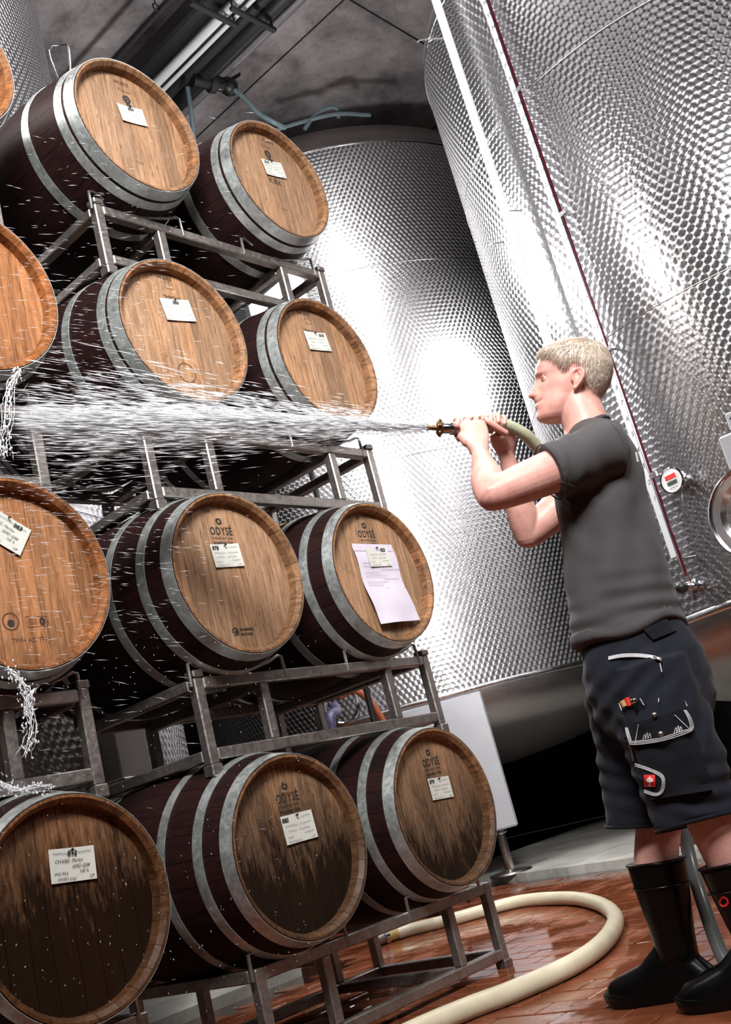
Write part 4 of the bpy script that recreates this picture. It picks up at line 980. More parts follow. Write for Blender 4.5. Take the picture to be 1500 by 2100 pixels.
# eyes: ball, iris and two lids that wrap the ball
for s in (1, -1):
    e0 = H2(.0865, .0300*s, .0090); eye = MB().ball(tuple(e0), .0118, 18, 14).build('eye', plain('eye_white_%d' % s, c(206, 190, 184), .25), man)
    d = RHn@np.array([1, .08*s, .03]); MB().ball(tuple(e0+d*.0078), (.0054, .0054, .0054), 12, 8).build('iris', plain('iris_%d' % s, c(58, 70, 76), .15), eye)
    lid = MB()
    for (t0, t1) in ((14, 115), (-28, -115)):
        vs = []; na, nl = 10, 14
        for i in range(na):
            el = math.radians(t0+(t1-t0)*i/(na-1))
            for k in range(nl):
                az = -1.35+2.7*k/(nl-1); rr = .0130; el2 = el*(1-.9*(az/1.35)**2) if i == 0 else (el*(1-.35*(az/1.35)**2) if i == 1 else el)
                vs.append(tuple(e0+RHn@np.array([rr*math.cos(az)*math.cos(el2), rr*1.05*math.sin(az), rr*math.cos(az)**.3*math.sin(el2)])))
        lid.add(vs, [(i*nl+k, i*nl+k+1, (i+1)*nl+k+1, (i+1)*nl+k) for i in range(na-1) for k in range(nl-1)])
        lid.tube([vs[k] for k in range(nl)], .0010, 6)
    lm = lid.mesh('eyelid', MT['skin'], 180); ta = lm.color_attributes.new('tint', 'FLOAT_COLOR', 'POINT'); ta.data.foreach_set('color', [.94, .80, .76, 1]*len(lm.vertices)); link('eyelid', lm, man)
# nails on the fingertips towards the camera
# ---- hair
def hline(x): return np.interp(x, [-.11, -.06, -.045, -.032, -.018, .004, .016, .024, .034, .045, .062, .085, .098, .12], [-.074, -.074, -.060, -.022, .026, .034, .022, .012, .020, .038, .052, .068, .079, .082])
hx = MB(); nzh, nph = 90, 150; zz = np.concatenate([np.linspace(-.085, .10, 70), np.linspace(.102, .122, 20)]); V = []; TT = []
for z in zz:
    ph = np.linspace(0, 2*PI, nph, endpoint=False); x, y = head_pt(z, ph); hl = hline(x); th = np.clip((z-hl)/.022, -1, 1)
    full = .0075+.0055*np.clip((z-.03)/.07, 0, 1)+.002*np.clip((x)/.1, 0, 1)
    off = np.where(th > 0, full*np.sqrt(np.clip(th, 0, 1)), -.004); cx = (np.interp(z, zt_, xf_)+np.interp(z, zt_, xb_))/2
    nx, ny = x-cx, y*1.2; l = np.sqrt(nx**2+ny**2)+1e-6; nz2 = np.clip((z-.05)/.06, 0, 1.6); q = np.sqrt((nx/l)**2+(ny/l)**2+nz2**2)
    for i in range(nph):
        nn = .0007*noise.noise(Vector((x[i]*90, y[i]*160, z*40)))+.0008*noise.noise(Vector((x[i]*40, y[i]*50, z*40+9)))
        o_ = off[i]+(nn if th[i] > .1 else 0); V.append((x[i]+nx[i]/l[i]/q[i]*o_, y[i]+ny[i]/l[i]/q[i]*o_, z+nz2/q[i]*o_)); TT.append(th[i])
fs = [(j*nph+i, j*nph+(i+1) % nph, (j+1)*nph+(i+1) % nph, (j+1)*nph+i) for j in range(len(zz)-1) for i in range(nph) if max(TT[j*nph+i], TT[(j+1)*nph+i], TT[j*nph+(i+1) % nph], TT[(j+1)*nph+(i+1) % nph]) > -.12]
fs.append(tuple((len(zz)-1)*nph+i for i in range(nph)))
hx.add([tuple(RHn@np.array(p)+HC) for p in V], fs)
VV = np.array(V); ok = [k for k in range(len(V)) if TT[k] > .08]
for _ in range(17000):
    k = random.choice(ok); p = VV[k]; z = p[2]
    n_ = np.array([p[0]+.0, p[1]*1.3, max(0, (z-.02))*1.1]); n_ /= np.linalg.norm(n_)+1e-6
    crown = np.array([-.05, 0, .115]); fl = p-crown; fl = fl-n_*(fl@n_); fl /= np.linalg.norm(fl)+1e-6; fl = fl+np.array([0, 0, -.25 if z < .06 else 0])+rng.normal(0, .13, 3)
    fl = fl-n_*(fl@n_)*.7; fl /= np.linalg.norm(fl); L_ = random.uniform(.010, .022); lift = random.uniform(.02, .14); sd = np.cross(fl, n_)
    w_ = random.uniform(.0003, .0006); b0 = p-n_*.001; m0 = p+fl*L_*.5+n_*L_*lift*.5; t0_ = p+fl*L_+n_*L_*lift*.55
    vs = [b0+sd*w_, b0-sd*w_, m0+sd*w_*.7, m0-sd*w_*.7, m0+n_*w_*.7, t0_]
    hx.add([tuple(RHn@q_+HC) for q_ in vs], [(0, 1, 3, 2), (2, 3, 5), (0, 2, 4), (1, 4, 3), (2, 5, 4), (3, 4, 5)])
def _hair():
    x = N('blond_hair'); o = x.co(); n1 = x.noise(x.mapp(o, (60, 140, 60)), 3, 4, .7); n2 = x.noise(o, 22, 3)
    isl = x.n('NewGeometry').outputs['Random Per Island']
    col = x.mix(x.ramp(n1, (.3, 0), (.7, 1)), c(208, 190, 172), c(236, 222, 206)); col = x.mix(x.math('MULTIPLY', n2, .4), col, c(190, 160, 142)); col = x.mix(x.math('MULTIPLY', isl, .35), col, c(224, 210, 190))
    x.set(color=col, rough=.5, spec=.35); x.bump(n1, .2, .0015); return x.m
hme = bpy.data.meshes.new('hair'); hme.from_pydata(hx.v, [], hx.f); hme.materials.append(_hair()); hme.polygons.foreach_set('use_smooth', [True]*len(hme.polygons)); link('hair', hme, man)
# ---- T-shirt
def cloth(name, col, fz=.15, sc=420):
    x = N(name); o = x.co(); wv = x.noise(o, sc, 2, .5); n1 = x.noise(o, 7, 4, .6); n2 = x.noise(x.mapp(o, (1, 1, .5)), 18, 3)
    cl = x.mix(n1, tuple(v*.86 for v in col), tuple(v*1.12 for v in col)); x.set(color=cl, rough=.86, spec=.2, sheen=fz)
    x.bump(x.math('ADD', x.math('MULTIPLY', wv, .25), x.math('MULTIPLY', n2, .6)), .16, .005); return x.m
MT['shirt'] = cloth('charcoal_jersey', c(70, 67, 68), .06); MT['navy'] = cloth('navy_canvas', c(24, 26, 36), .05, 300); MT['navyd'] = cloth('black_canvas', c(15, 16, 22), .05, 300)
ts = MB()
SH = [(1.545, -.205, -.044, .066, .080), (1.522, -.192, -.043, .086, .112), (1.490, -.182, -.042, .106, .160), (1.45, -.172, -.042, .123, .186), (1.40, -.160, -.040, .131, .188), (1.305, -.150, -.036, .137, .186), (1.20, -.134, -.034, .141, .180), (1.067, -.121, -.032, .153, .182), (.985, -.115, -.030, .156, .186), (.945, -.112, -.030, .155, .186)]
ts.loft([ringv((x, y, z), (.12 if z > 1.5 else 0, 0, 1), (1, 0, 0), a, b, 40, 2.3) for z, x, y, a, b in SH])
def sleeve(sh_, el_, f_, r0, r1):
    d = el_-sh_; dn = d/np.linalg.norm(d)
    limb(ts, [sh_-dn*.02+np.array([-.01, 0, .006]), sh_+d*f_*.35, sh_+d*f_*.7, sh_+d*f_], [r0, r0*1.0, r0*.98, r1], n=30, round_ends=False); ts.ball(sh_+np.array([-.006, 0, .006]), r0*1.02, 20, 14)
sleeve(shL, elL, .46, .079, .081); sleeve(shR, elR, .44, .076, .078)
limb(ts, [NB+np.array([-.01, 0, -.02]), shL+np.array([-.01, -.02, .02])], [.085, .078], n=24, samples=8); limb(ts, [NB+np.array([-.01, 0, -.02]), shR+np.array([-.01, .02, .02])], [.085, .078], n=24, samples=8)
tme = remesh(ts, .006, 6, 'shirt'); co = getco(tme); no = getno(tme); x, y, z = co.T
dsl = (co-shL)@((elL-shL)/np.linalg.norm(elL-shL)); nrm = lambda v: v/np.linalg.norm(v)
wr = np.zeros(len(co))
for (px_, py_, dx, dz, wl, am, ex_) in ((-.07, 1.30, .45, -.9, .09, .004, .16), (-.17, 1.18, .75, -.66, .13, .0045, .26), (-.03, 1.0, .93, .36, .055, .003, .10), (-.19, 1.0, .95, .3, .05, .0035, .13), (-.25, 1.36, .35, -.93, .08, .003, .12)):
    s_ = (x-px_)*(-dz)+(z-py_)*dx; t_2 = (x-px_)*dx+(z-py_)*dz
    wr += am*np.sin(2*PI*s_/wl+3*np.sin(t_2*9)+y*6)*np.exp(-(s_/(ex_*.6))**2-(t_2/ex_)**2)
wr += .0022*np.sin(2*PI*dsl/.055+y*22+z*30)*np.clip((dsl-.02)/.08, 0, 1)*(y > .05)*(z > 1.30)
wr += .006*np.array([noise.noise(Vector((a*7+c_*3, b*6, c_*5-a*4))) for a, b, c_ in co])+.002*np.array([noise.noise(Vector((a*18, b*14, c_*16+4))) for a, b, c_ in co])
wr += .006*np.clip((.985-z)/.04, 0, 1)
co2 = co+no*1.1*wr[:, None]; 
hem = (z < .975); co2[hem, 2] += (.010*np.sin(x[hem]*26+y[hem]*11)+.05*(-.12-x[hem])*-0.0-.10*(x[hem]+.12)*-.0)
setco(tme, co2); tme.materials.clear(); tme.materials.append(MT['shirt']); link('t_shirt', tme, man); SHIRT = tme
col_pts = [ringv(tuple(NB+np.array([-.004, 0, .026])), (.32, 0, 1), (1, 0, 0), .073, .076, 40)]
MB().tube(col_pts[0], .0075, 8, True, upv=(0, 0, 1)).build('collar', MT['shirt'], man)
for sh_, el_, f_, r in ((shL, elL, .46, .0795), (shR, elR, .44, .077)):
    d = el_-sh_; MB().tube(ringv(tuple(sh_+d*(f_+.003)), tuple(d), (0, 1, 0), r, r, 40), .0022, 8, True).build('sleeve_hem', MT['shirt'], man)
def surf(me): 
    co = getco(me); return BVHTree.FromPolygons([tuple(v) for v in co], [tuple(p.vertices) for p in me.polygons])
# ---- shorts
so = MB()
so.loft([ringv((x, y, z), (0, 0, 1), (1, 0, 0), a, b, 40, 2.3) for z, x, y, a, b in ((.975, -.114, -.030, .134, .164), (.94, -.115, -.030, .146, .174), (.87, -.122, -.026, .165, .190), (.80, -.122, -.022, .168, .194), (.74, -.122, -.02, .162, .190), (.69, -.124, -.018, .140, .180), (.65, -.124, -.016, .110, .165))])
hemL, hemR = LP(1432, 1680, 2.90), LP(1322, 1686, 3.14)
for hp, hm_, r0 in ((hipL, hemL, .118), (hipR, hemR, .112)):
    d = hm_-hp; ax2 = nrm(d); limb(so, [hp+np.array([0, 0, .03]), hp+d*.35, hp+d*.7, hm_+d*.02], [r0*1.02, r0*1.04, r0*.99, r0*.94], [1.0, .98, .95, .92], u=(1, 0, 0), n=34, round_ends=False)
sme = remesh(so, .006, 5, 'shorts'); co = getco(sme); no = getno(sme); x, y, z = co.T
wr = .009*np.array([noise.noise(Vector((a*9+c_*4, b*7, c_*7+3-a*5))) for a, b, c_ in co])+.004*np.array([noise.noise(Vector((a*20, b*16, c_*12+8))) for a, b, c_ in co])
for (px_, pz_, dx, dz, wl, am, ex_) in ((-.02, .58, .85, .5, .05, .005, .16), (-.25, .66, .7, -.7, .055, .005, .15), (-.05, .80, .9, -.4, .05, .004, .14), (-.2, .50, .9, .35, .045, .005, .14), (.0, .70, .6, .8, .06, .004, .15)):
    s_ = (x-px_)*(-dz)+(z-pz_)*dx; t_2 = (x-px_)*dx+(z-pz_)*dz; wr += am*np.sin(2*PI*s_/wl+2.5*np.sin(t_2*10)+y*9)*np.exp(-(s_/(ex_*.6))**2-(t_2/ex_)**2)
setco(sme, co+no*wr[:, None]); sme.materials.clear(); sme.materials.append(MT['navy']); shorts = link('shorts', sme, man)
for hp, hm_, r0 in ((hipL, hemL, .118), (hipR, hemR, .112)):
    d = hm_-hp; MB().tube(ringv(tuple(hm_+d*.015), tuple(d), (1, 0, 0), r0*.945, r0*.875, 40), .005, 8, True).build('leg_hem', MT['navyd'], shorts)
TS, TC = surf(sme), None
def onto(bvh, px, py, off=.004):
    """local point on the garment seen at photo pixel"""
    o_ = LC(np.array([0, 0, EYE])); d = LC(AT(px, py, 3.0))-o_; d /= np.linalg.norm(d); h = bvh.ray_cast(Vector(o_), Vector(d))
    if h[0] is None: return None
    return h[0]-Vector(d)*off
def patch(name, quad, mat, parent, off=.005, nu=8, nv=8, thick=.004, bvh=None, rounded=0.0):
    """cloth patch laid on the garment; quad = 4 photo pixels"""
    m = MB(); P = []; q = np.array(quad, float)
    for j in range(nv):
        for i in range(nu):
            u, v = i/(nu-1), j/(nv-1); s = (q[0]*(1-u)+q[1]*u)*(1-v)+(q[3]*(1-u)+q[2]*u)*v; h = onto(bvh or TS, s[0], s[1], off); P.append(h if h is not None else (P[-1] if P else Vector((0, 0, 0))))
    NN = len(P); o_ = Vector(LC(np.array([0, 0, EYE]))); back = [p+(p-o_).normalized()*(thick+off) for p in P]; fs = []
    for j in range(nv-1):
        for i in range(nu-1): a = j*nu+i; fs += [(a, a+1, a+nu+1, a+nu), (NN+a, NN+a+nu, NN+a+nu+1, NN+a+1)]
    for i in range(nu-1): fs += [(i, NN+i, NN+i+1, i+1), ((nv-1)*nu+i, (nv-1)*nu+i+1, NN+(nv-1)*nu+i+1, NN+(nv-1)*nu+i)]
    for j in range(nv-1): fs += [(j*nu, (j+1)*nu, NN+(j+1)*nu, NN+j*nu), (j*nu+nu-1, NN+j*nu+nu-1, NN+(j+1)*nu+nu-1, (j+1)*nu+nu-1)]
    return m.add(P+back, fs).build(name, mat, parent, 50)
def stitch(pix, parent, mat='thread', r=.0011, off=.009, bvh=None, name='stitching', n=None, closed=False):
    q = spline(pix, n or max(8, len(pix)*5)) if len(pix) > 2 else np.array([np.array(pix[0])*(1-t)+np.array(pix[1])*t for t in np.linspace(0, 1, 8)])
    P = [onto(bvh or TS, a, b, off) for a, b in q]; P = [p for p in P if p is not None]
    if len(P) > 1: return MB().tube(P, r, 6).build(name, MT[mat], parent)
patch('belt_loop_flap', [(1313, 1283), (1362, 1262), (1388, 1293), (1340, 1312)], MT['navyd'], shorts, .010, bvh=TS)
pk = patch('cargo_pocket', [(1288, 1500), (1420, 1468), (1462, 1620), (1335, 1640)], MT['navyd'], shorts, .016, 10, 12, .01)
bp_ = patch('tool_pocket', [(1272, 1440), (1312, 1434), (1330, 1500), (1282, 1512)], MT['navyd'], shorts, .008)
fp = patch('pocket_flap', [(1282, 1488), (1412, 1452), (1424, 1500), (1296, 1530)], MT['navyd'], shorts, .022, 10, 8, .006)
patch('pocket_band', [(1272, 1470), (1404, 1432), (1410, 1452), (1280, 1490)], MT['navy'], shorts, .020, 10, 4, .006)
for k in range(3): stitch([(1283+k*2.2, 1492), (1290+k*2.2, 1519-k*2), (1300, 1527-k*3.2), (1355, 1520-k*3.2), (1405-k*2, 1505-k*3.2), (1422-k*3, 1494), (1419-k*3, 1475), (1408-k*2.5, 1456)], fp, off=.026)
for a, b in (((1310, 1486), (1303, 1526)), ((1384, 1466), (1420, 1500))): stitch([a, b], fp, off=.026)
for bx_, by_ in ((1319, 1516), (1383, 1502)): stitch([(bx_, by_+2), (bx_+4, by_-10), (bx_+6, by_), (bx_+9, by_-14), (bx_+11, by_-1), (bx_+14, by_-12), (bx_+17, by_-2)], fp, off=.026, n=30, r=.0009)
for (a, b) in ((1343, 1466), (1356, 1505)): 
    h = onto(TS, a, b, .026); MB().ball(h, .0075, 12, 8).build('snap_button', MT['steel'], fp)
for k in range(3): stitch([(1303, 1566+k*2.5), (1330, 1575+k*2.5), (1358-k*2, 1588+k*2), (1364-k*2.5, 1605), (1360-k*2.5, 1624-k), (1345, 1632-k*2.5), (1322, 1625-k*2.5)], pk, off=.021)
lg = patch('logo_patch', [(1321, 1589), (1344, 1589), (1345, 1614), (1322, 1614)], MT['red'], shorts, .022, 6, 6, .002)
for (cx_, cy_, w_, h_) in ((1330, 1600, 3.6, 4.2), (1336.5, 1600, 3.6, 4.2), (1333, 1596, 1.6, 4), (1333, 1607, 1.5, 4.5), (1333, 1611.5, 3.4, 1.3)):
    P = [onto(TS, cx_+w_*math.cos(t), cy_+h_*math.sin(t), .0275) for t in np.linspace(0, 2*PI, 14)[:-1]]; P = [p for p in P if p is not None]
    MB().add(P, [tuple(range(len(P)))]).build('bird_emblem', MT['white'], lg, None)
for off_ in (-2.5, 0, 2.5): stitch([(1249, 1350+off_), (1275, 1345+off_), (1305, 1344+off_), (1335, 1347+off_), (1356, 1352+off_*.6)], shorts, 'thread', .0022, .006, name='zip')
stitch([(1330, 1348), (1345, 1349), (1357, 1354)], shorts, 'wire', .004, .010, name='zip_slider')
for q in (((1270, 1442), (1276, 1458)), ((1277, 1468), (1281, 1482)), ((1313, 1432), (1321, 1446)), ((1404, 1436), (1410, 1448)), ((1312, 1538), (1320, 1537)), ((1313, 1557), (1322, 1556)), ((1354, 1360), (1358, 1378)), ((1352, 1432), (1351, 1440))): stitch(q, shorts, 'thread', .0013, .010)
stitch([(1291, 1528), (1296, 1540), (1300, 1560)], shorts, 'wire', .003, .010, name='zip_pull')
h = onto(TS, 1290, 1438, .014)
pen = MB().tube([h-Vector((0, 0, .012)), h+Vector((.002, 0, .010))], .007, 10).build('pen', MT['red'], man); MB().tube([h+Vector((.013, 0, -.010)), h+Vector((.016, 0, .006))], .007, 10).build('pencil', MT['bung'], man)
h = onto(TS, 1303, 1440, .015); sc_ = MB(); sc_.tube([h+Vector((-.004, 0, -.06)), h+Vector((0, 0, 0))], .004, 8).tube([h+Vector((.006, 0, -.06)), h+Vector((.002, 0, 0))], .004, 8).ball(h+Vector((.002, 0, .004)), (.010, .006, .008)).build('pliers', MT['chrome'], man)
# shirt print seen at the edge of the back
SB = surf(SHIRT)
for off_ in (0, 2.0): stitch([(1252+off_, 866), (1272+off_, 892), (1284+off_, 930), (1280+off_, 975)], man, 'shirt', .0013, .0015, bvh=SB, name='sleeve_seam')
stitch([(1111, 940), (1130, 965), (1152, 988), (1178, 997)], man, 'shirt', .0012, .0012, bvh=SB, name='hem_stitch')
for (a, b, w_, h_, mt) in ((1307, 937, 2.2, 10, 'white'), (1312.5, 936, 2.6, 8, 'yellow')):
    P = [onto(SB, a+sx*w_+sy*h_*.2, b+sy*h_, .003) for sx, sy in ((-1, -1), (1, -1), (1, 1), (-1, 1))]
    if all(p is not None for p in P): MB().add(P, [(0, 1, 2, 3)]).build('back_print', MT[mt], man, None)
# ---- rubber boots
def boot(name_, an, yaw, top, topr):
    b = MB(); R3 = Matrix.Rotation(yaw, 3, 'Z'); T = lambda x, y, z: Vector((an[0], an[1], 0))+R3 @ Vector((x, y, z))
    # foot: sections along x, each a flat-bottomed dome
    secs = [(-.100, .012, .040, .045), (-.094, .030, .042, .058), (-.075, .038, .044, .075), (-.04, .042, .046, .115), (0, .045, .046, .160), (.04, .045, .048, .150), (.075, .047, .050, .125), (.11, .050, .052, .098), (.15, .052, .052, .086), (.185, .049, .049, .076), (.215, .040, .040, .064), (.235, .024, .024, .046), (.242, .010, .010, .032)]
    rings = []
    for (x_, w1, w2, h_) in secs:
        r_ = []
        for k in range(24):
            t = 2*PI*k/24; cy, sz = math.cos(t), math.sin(t); w = w2 if sz < 0 else w1
            yy = math.copysign(abs(cy)**.8, cy)*w; zz = .018+(h_-.018)*max(0, sz)**.8 if sz > 0 else .018+.0*sz
            if sz < 0: zz = .018-.014*abs(sz)**.5
            r_.append(T(x_, yy, zz))
        rings.append(r_)
    b.loft(rings)
    tp = np.array(top); d0 = np.array(T(.0, 0, .10))
    limb(b, [d0, d0*.75+tp*.25, d0*.5+tp*.5, d0*.22+tp*.78, tp], [.056, .060, .068, .076, topr], [.86, .86, .88, .92, .94], u=tuple(R3 @ Vector((1, 0, 0))), n=32, round_ends=False)
    me = remesh(b, .005, 5, name_); me.materials.clear(); me.materials.append(MT['rubber']); bo = link('rubber_boot', me, man)
    so_ = MB(); vs = []
    P = [(-.102, 0), (-.092, .036), (-.06, .047), (-.01, .046), (.03, .045), (.07, .052), (.12, .058), (.17, .056), (.21, .046), (.238, .024), (.247, 0)]; P = P+[(x_, -y_) for x_, y_ in P[-2:0:-1]]
    n_ = len(P)
    for z_, k in ((.0, .985), (.006, 1.0), (.024, 1.02), (.030, 1.0)): vs += [T(x_*k, y_*k*1.03, z_+(.008*max(0, (x_-.17)/.07)**2 if z_ < .02 else .008*max(0, (x_-.17)/.07))) for x_, y_ in P]
    fs = [tuple(range(n_))[::-1], tuple(range(3*n_, 4*n_))]+[(j*n_+k, j*n_+(k+1) % n_, (j+1)*n_+(k+1) % n_, (j+1)*n_+k) for j in range(3) for k in range(n_)]
    so_.add(vs, fs).build('sole', MT['rubber'], bo, 50)
    dd = nrm(tp-d0); u_ = tuple(R3 @ Vector((1, 0, 0)))
    MB().loft([ringv(tuple(tp+dd*.004), tuple(dd), u_, topr*.97, topr*.90, 32), ringv(tuple(tp+dd*.0045), tuple(dd), u_, topr*.80, topr*.72, 32)], caps=False).build('lining', MT['rubberin'], bo)
    MB().tube(ringv(tuple(tp+dd*.001), tuple(dd), u_, topr*1.0, topr*.94, 40), .0035, 8, True).tube(ringv(tuple(tp-dd*.06), tuple(dd), u_, topr*.985, topr*.92, 40), .0016, 6, True).build('top_band', MT['rubber'], bo)
    b.v = b.v; return bo, me
b1, m1 = boot('boot_far', anR+np.array([-.01, 0, 0]), math.radians(-20), LP(1346, 1768, 3.14), .080)
b2, m2 = boot('boot_near', anL+np.array([.0, 0, 0]), math.radians(-8), LP(1500, 1768, 2.905), .082)
B2 = surf(m2)
P = [onto(B2, 1485.5+8*math.cos(t), 1850+9*math.sin(t), .001) for t in np.linspace(0, 2*PI, 19)[:-1]]; P = [p for p in P if p is not None]
if len(P) > 10: MB().tube(P, .0028, 6, True).build('boot_badge', MT['red'], b2)
# ------------------------------------------------------------------ hose and nozzle
def WP(l): return MO+MF*l[0]+MLt*l[1]+np.array([0, 0, l[2]])
hose = thing('water_hose', 'greenish braided hose held by the man and running behind him', 'hose', tuple(WP(HZ[1])))
hw0 = np.array(hose.location)
sR = WP(shR+np.array([.0, .06, .115]))
path = [WP(p) for p in HZ[1:]]+[sR, WP(np.array([-.17, -.285, 1.40])), WP(np.array([-.13, -.265, 1.12])), WP(np.array([-.12, -.265, .78])), AT(1405, 1715, 3.22), AT(1440, 1845, 3.12), AT(1490, 1975, 3.05), AT(1560, 2060, 3.0)]
path[-1][2] = .02; path[-2][2] = max(path[-2][2], .05); P = spline(path, 110)
MB().tube([tuple(p-hw0) for p in P[:62]], .0185, 16).build('hose_tube', MT['hose'], hose)
MB().tube([tuple(p-hw0) for p in P[61:]], .0190, 16).build('hose_tail', MT['ghose'], hose)
nz = thing('hose_nozzle', 'brass and steel spray nozzle on the end of the held hose', 'nozzle', tuple(WP(NZ)))
A0, A1 = np.zeros(3), WP(HZ[1])-WP(NZ); L_ = np.linalg.norm(A1); ad = A1/L_; pt = lambda s: tuple(ad*s)
MB().tube([pt(0), pt(.030)], .0075, 12).tube([pt(0), pt(.004)], .0090, 12).build('spray_tip', MT['brass'], nz)
cu_ = MB().tube([pt(.028), pt(.030), pt(.044), pt(.048)], [.016, .021, .021, .017], 14)
for k in range(6):
    a = 2*PI*k/6; uu = Vector(np.cross(ad, [0, 0, 1])).normalized(); ww = Vector(np.cross(uu, ad)); cu_.ball(tuple(Vector(pt(.038))+uu*math.cos(a)*.021+ww*math.sin(a)*.021), .0062, 8, 6)
cu_.build('claw_coupling', MT['brass'], nz)
MB().tube([pt(.046), pt(.05), pt(.068), pt(.07), pt(.078), pt(.082)], [.0150, .0165, .0165, .0205, .0205, .0165], 18).build('collar_nut', MT['chrome'], nz)
MB().tube([pt(.080), pt(L_+.01)], .0190, 16).tube([pt(.09), pt(.098)], .0208, 16).build('hose_tail_clamp', MT['steel'], nz)
# ------------------------------------------------------------------ thick cream hose on the floor
fh = [(770, 1930), (830, 1910), (930, 1885), (1060, 1850), (1160, 1842), (1225, 1852), (1262, 1880), (1245, 1925), (1180, 1975), (1060, 2030), (960, 2068), (850, 2115), (700, 2190)]
rF = .033; P = spline([ONZ(a, b, rF) for a, b in fh], 90)
fo = thing('floor_hose', 'thick cream hose lying in a loop on the wet tiles', 'hose', (P[20][0], P[20][1], 0)); o0 = np.array(fo.location)
MB().tube([tuple(p-o0) for p in P[6:]], rF, 18).build('hose_tube', MT['fhose'], fo)
MB().tube([tuple(p-o0) for p in P[2:8]], rF*.92, 16).build('hose_end', plain('yellowed_hose', c(176, 150, 92), .35), fo)
MB().tube([tuple(p-o0) for p in P[:4]], rF*.95, 16).build('coupling', MT['steel'], fo); MB().tube([tuple(P[2]-o0), tuple(P[3]-o0)], rF*1.25, 16).build('coupling_ring', MT['chrome'], fo)
# ------------------------------------------------------------------ water
def _water(name, a, tr=0.0):
    x = N(name); x.set(color=(.93, .94, .97), rough=.25, trans=tr, ior=1.33, alpha=a, spec=.6); return x.m
MT['spray'] = _water('white_water', .62); MT['drop'] = _water('water_drops', .85, .35)
def streaks(items, name, mat, label, cat):
    """items: centre, direction, length, radius -> thin pointed drops in one mesh"""
    n = len(items); C = np.array([i[0] for i in items]); D = np.array([i[1] for i in items], float); D /= np.linalg.norm(D, axis=1)[:, None]
    L = np.array([i[2] for i in items])[:, None]; R_ = np.array([i[3] for i in items])[:, None]
    U = np.cross(D, np.array([.3, .2, 1.])); U /= np.linalg.norm(U, axis=1)[:, None]; Wv = np.cross(D, U)
    vs = np.stack([C-D*L/2, C+U*R_, C-U*.5*R_+Wv*.87*R_, C-U*.5*R_-Wv*.87*R_, C+D*L/2], 1).reshape(-1, 3)
    b = (np.arange(n)*5)[:, None, None]; f = (np.array([[0, 2, 1], [0, 3, 2], [0, 1, 3], [4, 1, 2], [4, 2, 3], [4, 3, 1]])[None]+b).reshape(-1, 3)
    me = bpy.data.meshes.new(name); me.from_pydata(vs.tolist(), [], f.tolist()); me.materials.append(mat); me.polygons.foreach_set('use_smooth', [True]*len(me.polygons))
    o = link(name, me); o['kind'] = 'stuff'; return tag(o, label, cat)
J0 = WP(NZ); J1 = ONY(40, 838, 2.50); jd = J1-J0; JL = np.linalg.norm(jd); jd = jd/JL
ju = np.cross(jd, [0, 0, 1]); ju /= np.linalg.norm(ju); jw = np.cross(ju, jd)
it = []
for i_ in range(49000):
    s = random.random()**.80 if i_ < 42000 else random.random()*.3; k = random.random()
    rad = .003+.042*s**.85 if k < .70 else .01+.115*s
    r_ = abs(random.gauss(0, 1))*rad*(.62 if k < .70 else .8); a = random.uniform(0, 2*PI)
    clump = noise.noise(Vector((s*14, a*1.2, r_*40)))
    if clump < -.12 and random.random() < .75: continue
    if s > .5 and random.random() < (s-.5)*1.75: continue
    p = J0+jd*JL*s+(ju*math.cos(a)+jw*math.sin(a))*r_+np.array([0, 0, -.05*s*s])
    dv = jd+(ju*math.cos(a)+jw*math.sin(a))*(r_/(s*JL+.15))*.8+rng.normal(0, .012, 3)
    it.append((p, dv, random.uniform(.02, .10)*(.5+.8*s), random.uniform(.0004, .0010)*(.8+.9*s)))
streaks(it, 'water_jet', MT['spray'], 'white jet of spraying water shooting from the nozzle across the barrels', 'water')
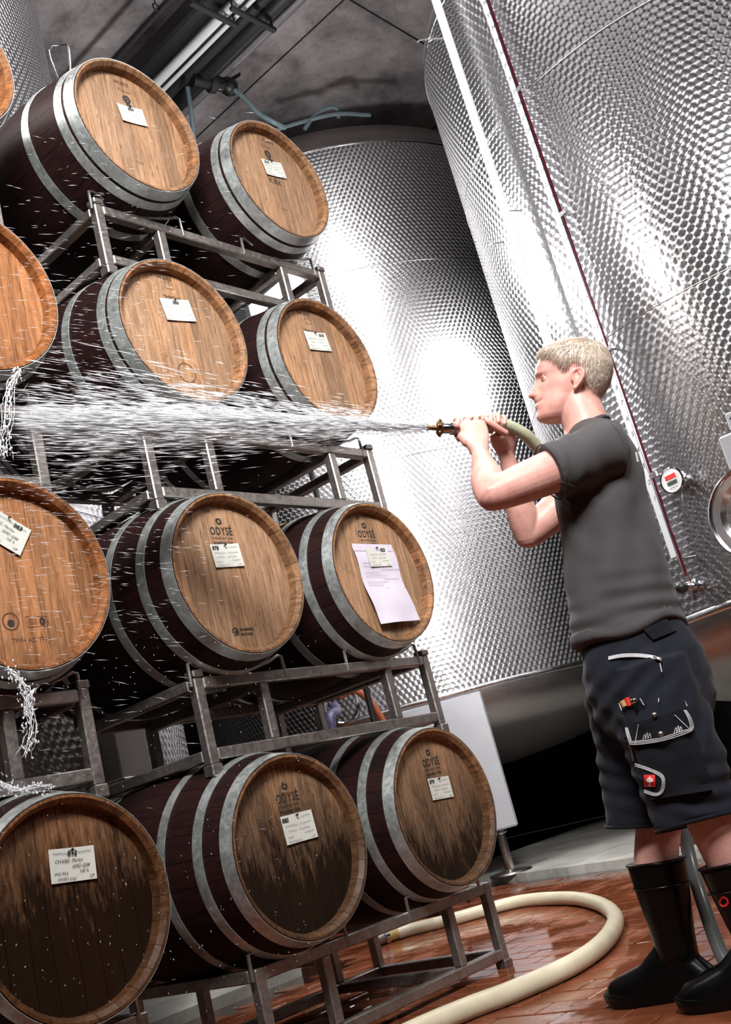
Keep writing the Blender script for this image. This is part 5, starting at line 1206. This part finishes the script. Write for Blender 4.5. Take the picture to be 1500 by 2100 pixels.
# drops bouncing back in front of the left barrels
it = []
for _ in range(1700):
    px, py = random.gauss(170, 150), random.gauss(880, 260)
    if px < -20 or px > 640: continue
    p = ONY(px, py, random.uniform(2.05, 2.5)); it.append((p, jd+rng.normal(0, .10, 3), random.uniform(.006, .05), random.uniform(.0003, .0007)))
for _ in range(330):
    px, py = random.uniform(-10, 650), random.uniform(1250, 2080); p = ONY(px, py, random.uniform(2.0, 2.5)); it.append((p, rng.normal(0, .4, 3)+np.array([0, 0, 1]), random.uniform(.002, .008), random.uniform(.0005, .0012)))
streaks(it, 'flying_drops', MT['drop'], 'fine drops of water flying in front of the left barrels', 'water')
def splash(label, pts, wid, n):
    m = MB(); P = spline([ONY(a, b, Y_) for a, b, Y_ in pts], 40); 
    for q in range(7):
        Q = P+np.cumsum(rng.normal(0, wid*.16, P.shape), 0)*np.array([1, .6, .5]); m.tube([tuple(p) for p in Q], [random.uniform(.0004, .0024)*(1-.5*i/40) for i in range(40)], 7)
    for _ in range(n):
        p = P[int(random.random()**1.2*39)]+rng.normal(0, wid, 3)*np.array([1, .6, 1]); r_ = random.uniform(.0008, .0030); m.ball(tuple(p), (r_, r_, r_*random.uniform(1, 1.8)), 7, 5)
    o = m.build('falling_water', MT['drop'], None, 180); o['kind'] = 'stuff'; return tag(o, label, 'water')
splash('water running off the bottom of the barrel at the left edge', [(40, 760, 2.52), (22, 790, 2.5), (14, 850, 2.5), (8, 900, 2.5), (10, 935, 2.5)], .012, 130)
splash('water pouring off barrel 863 past the rack at left edge', [(20, 1372, 2.53), (45, 1405, 2.52), (58, 1440, 2.52), (62, 1500, 2.52), (48, 1545, 2.52)], .013, 150)
splash('side trickle joining the pouring water along the left cradle rod', [(80, 1408, 2.60), (66, 1420, 2.58), (56, 1440, 2.54), (54, 1470, 2.53)], .006, 40)
splash('water splashing on top of barrel 812 at lower left', [(-5, 1600, 2.62), (10, 1612, 2.60), (40, 1622, 2.58), (75, 1614, 2.58), (98, 1616, 2.58)], .010, 110)
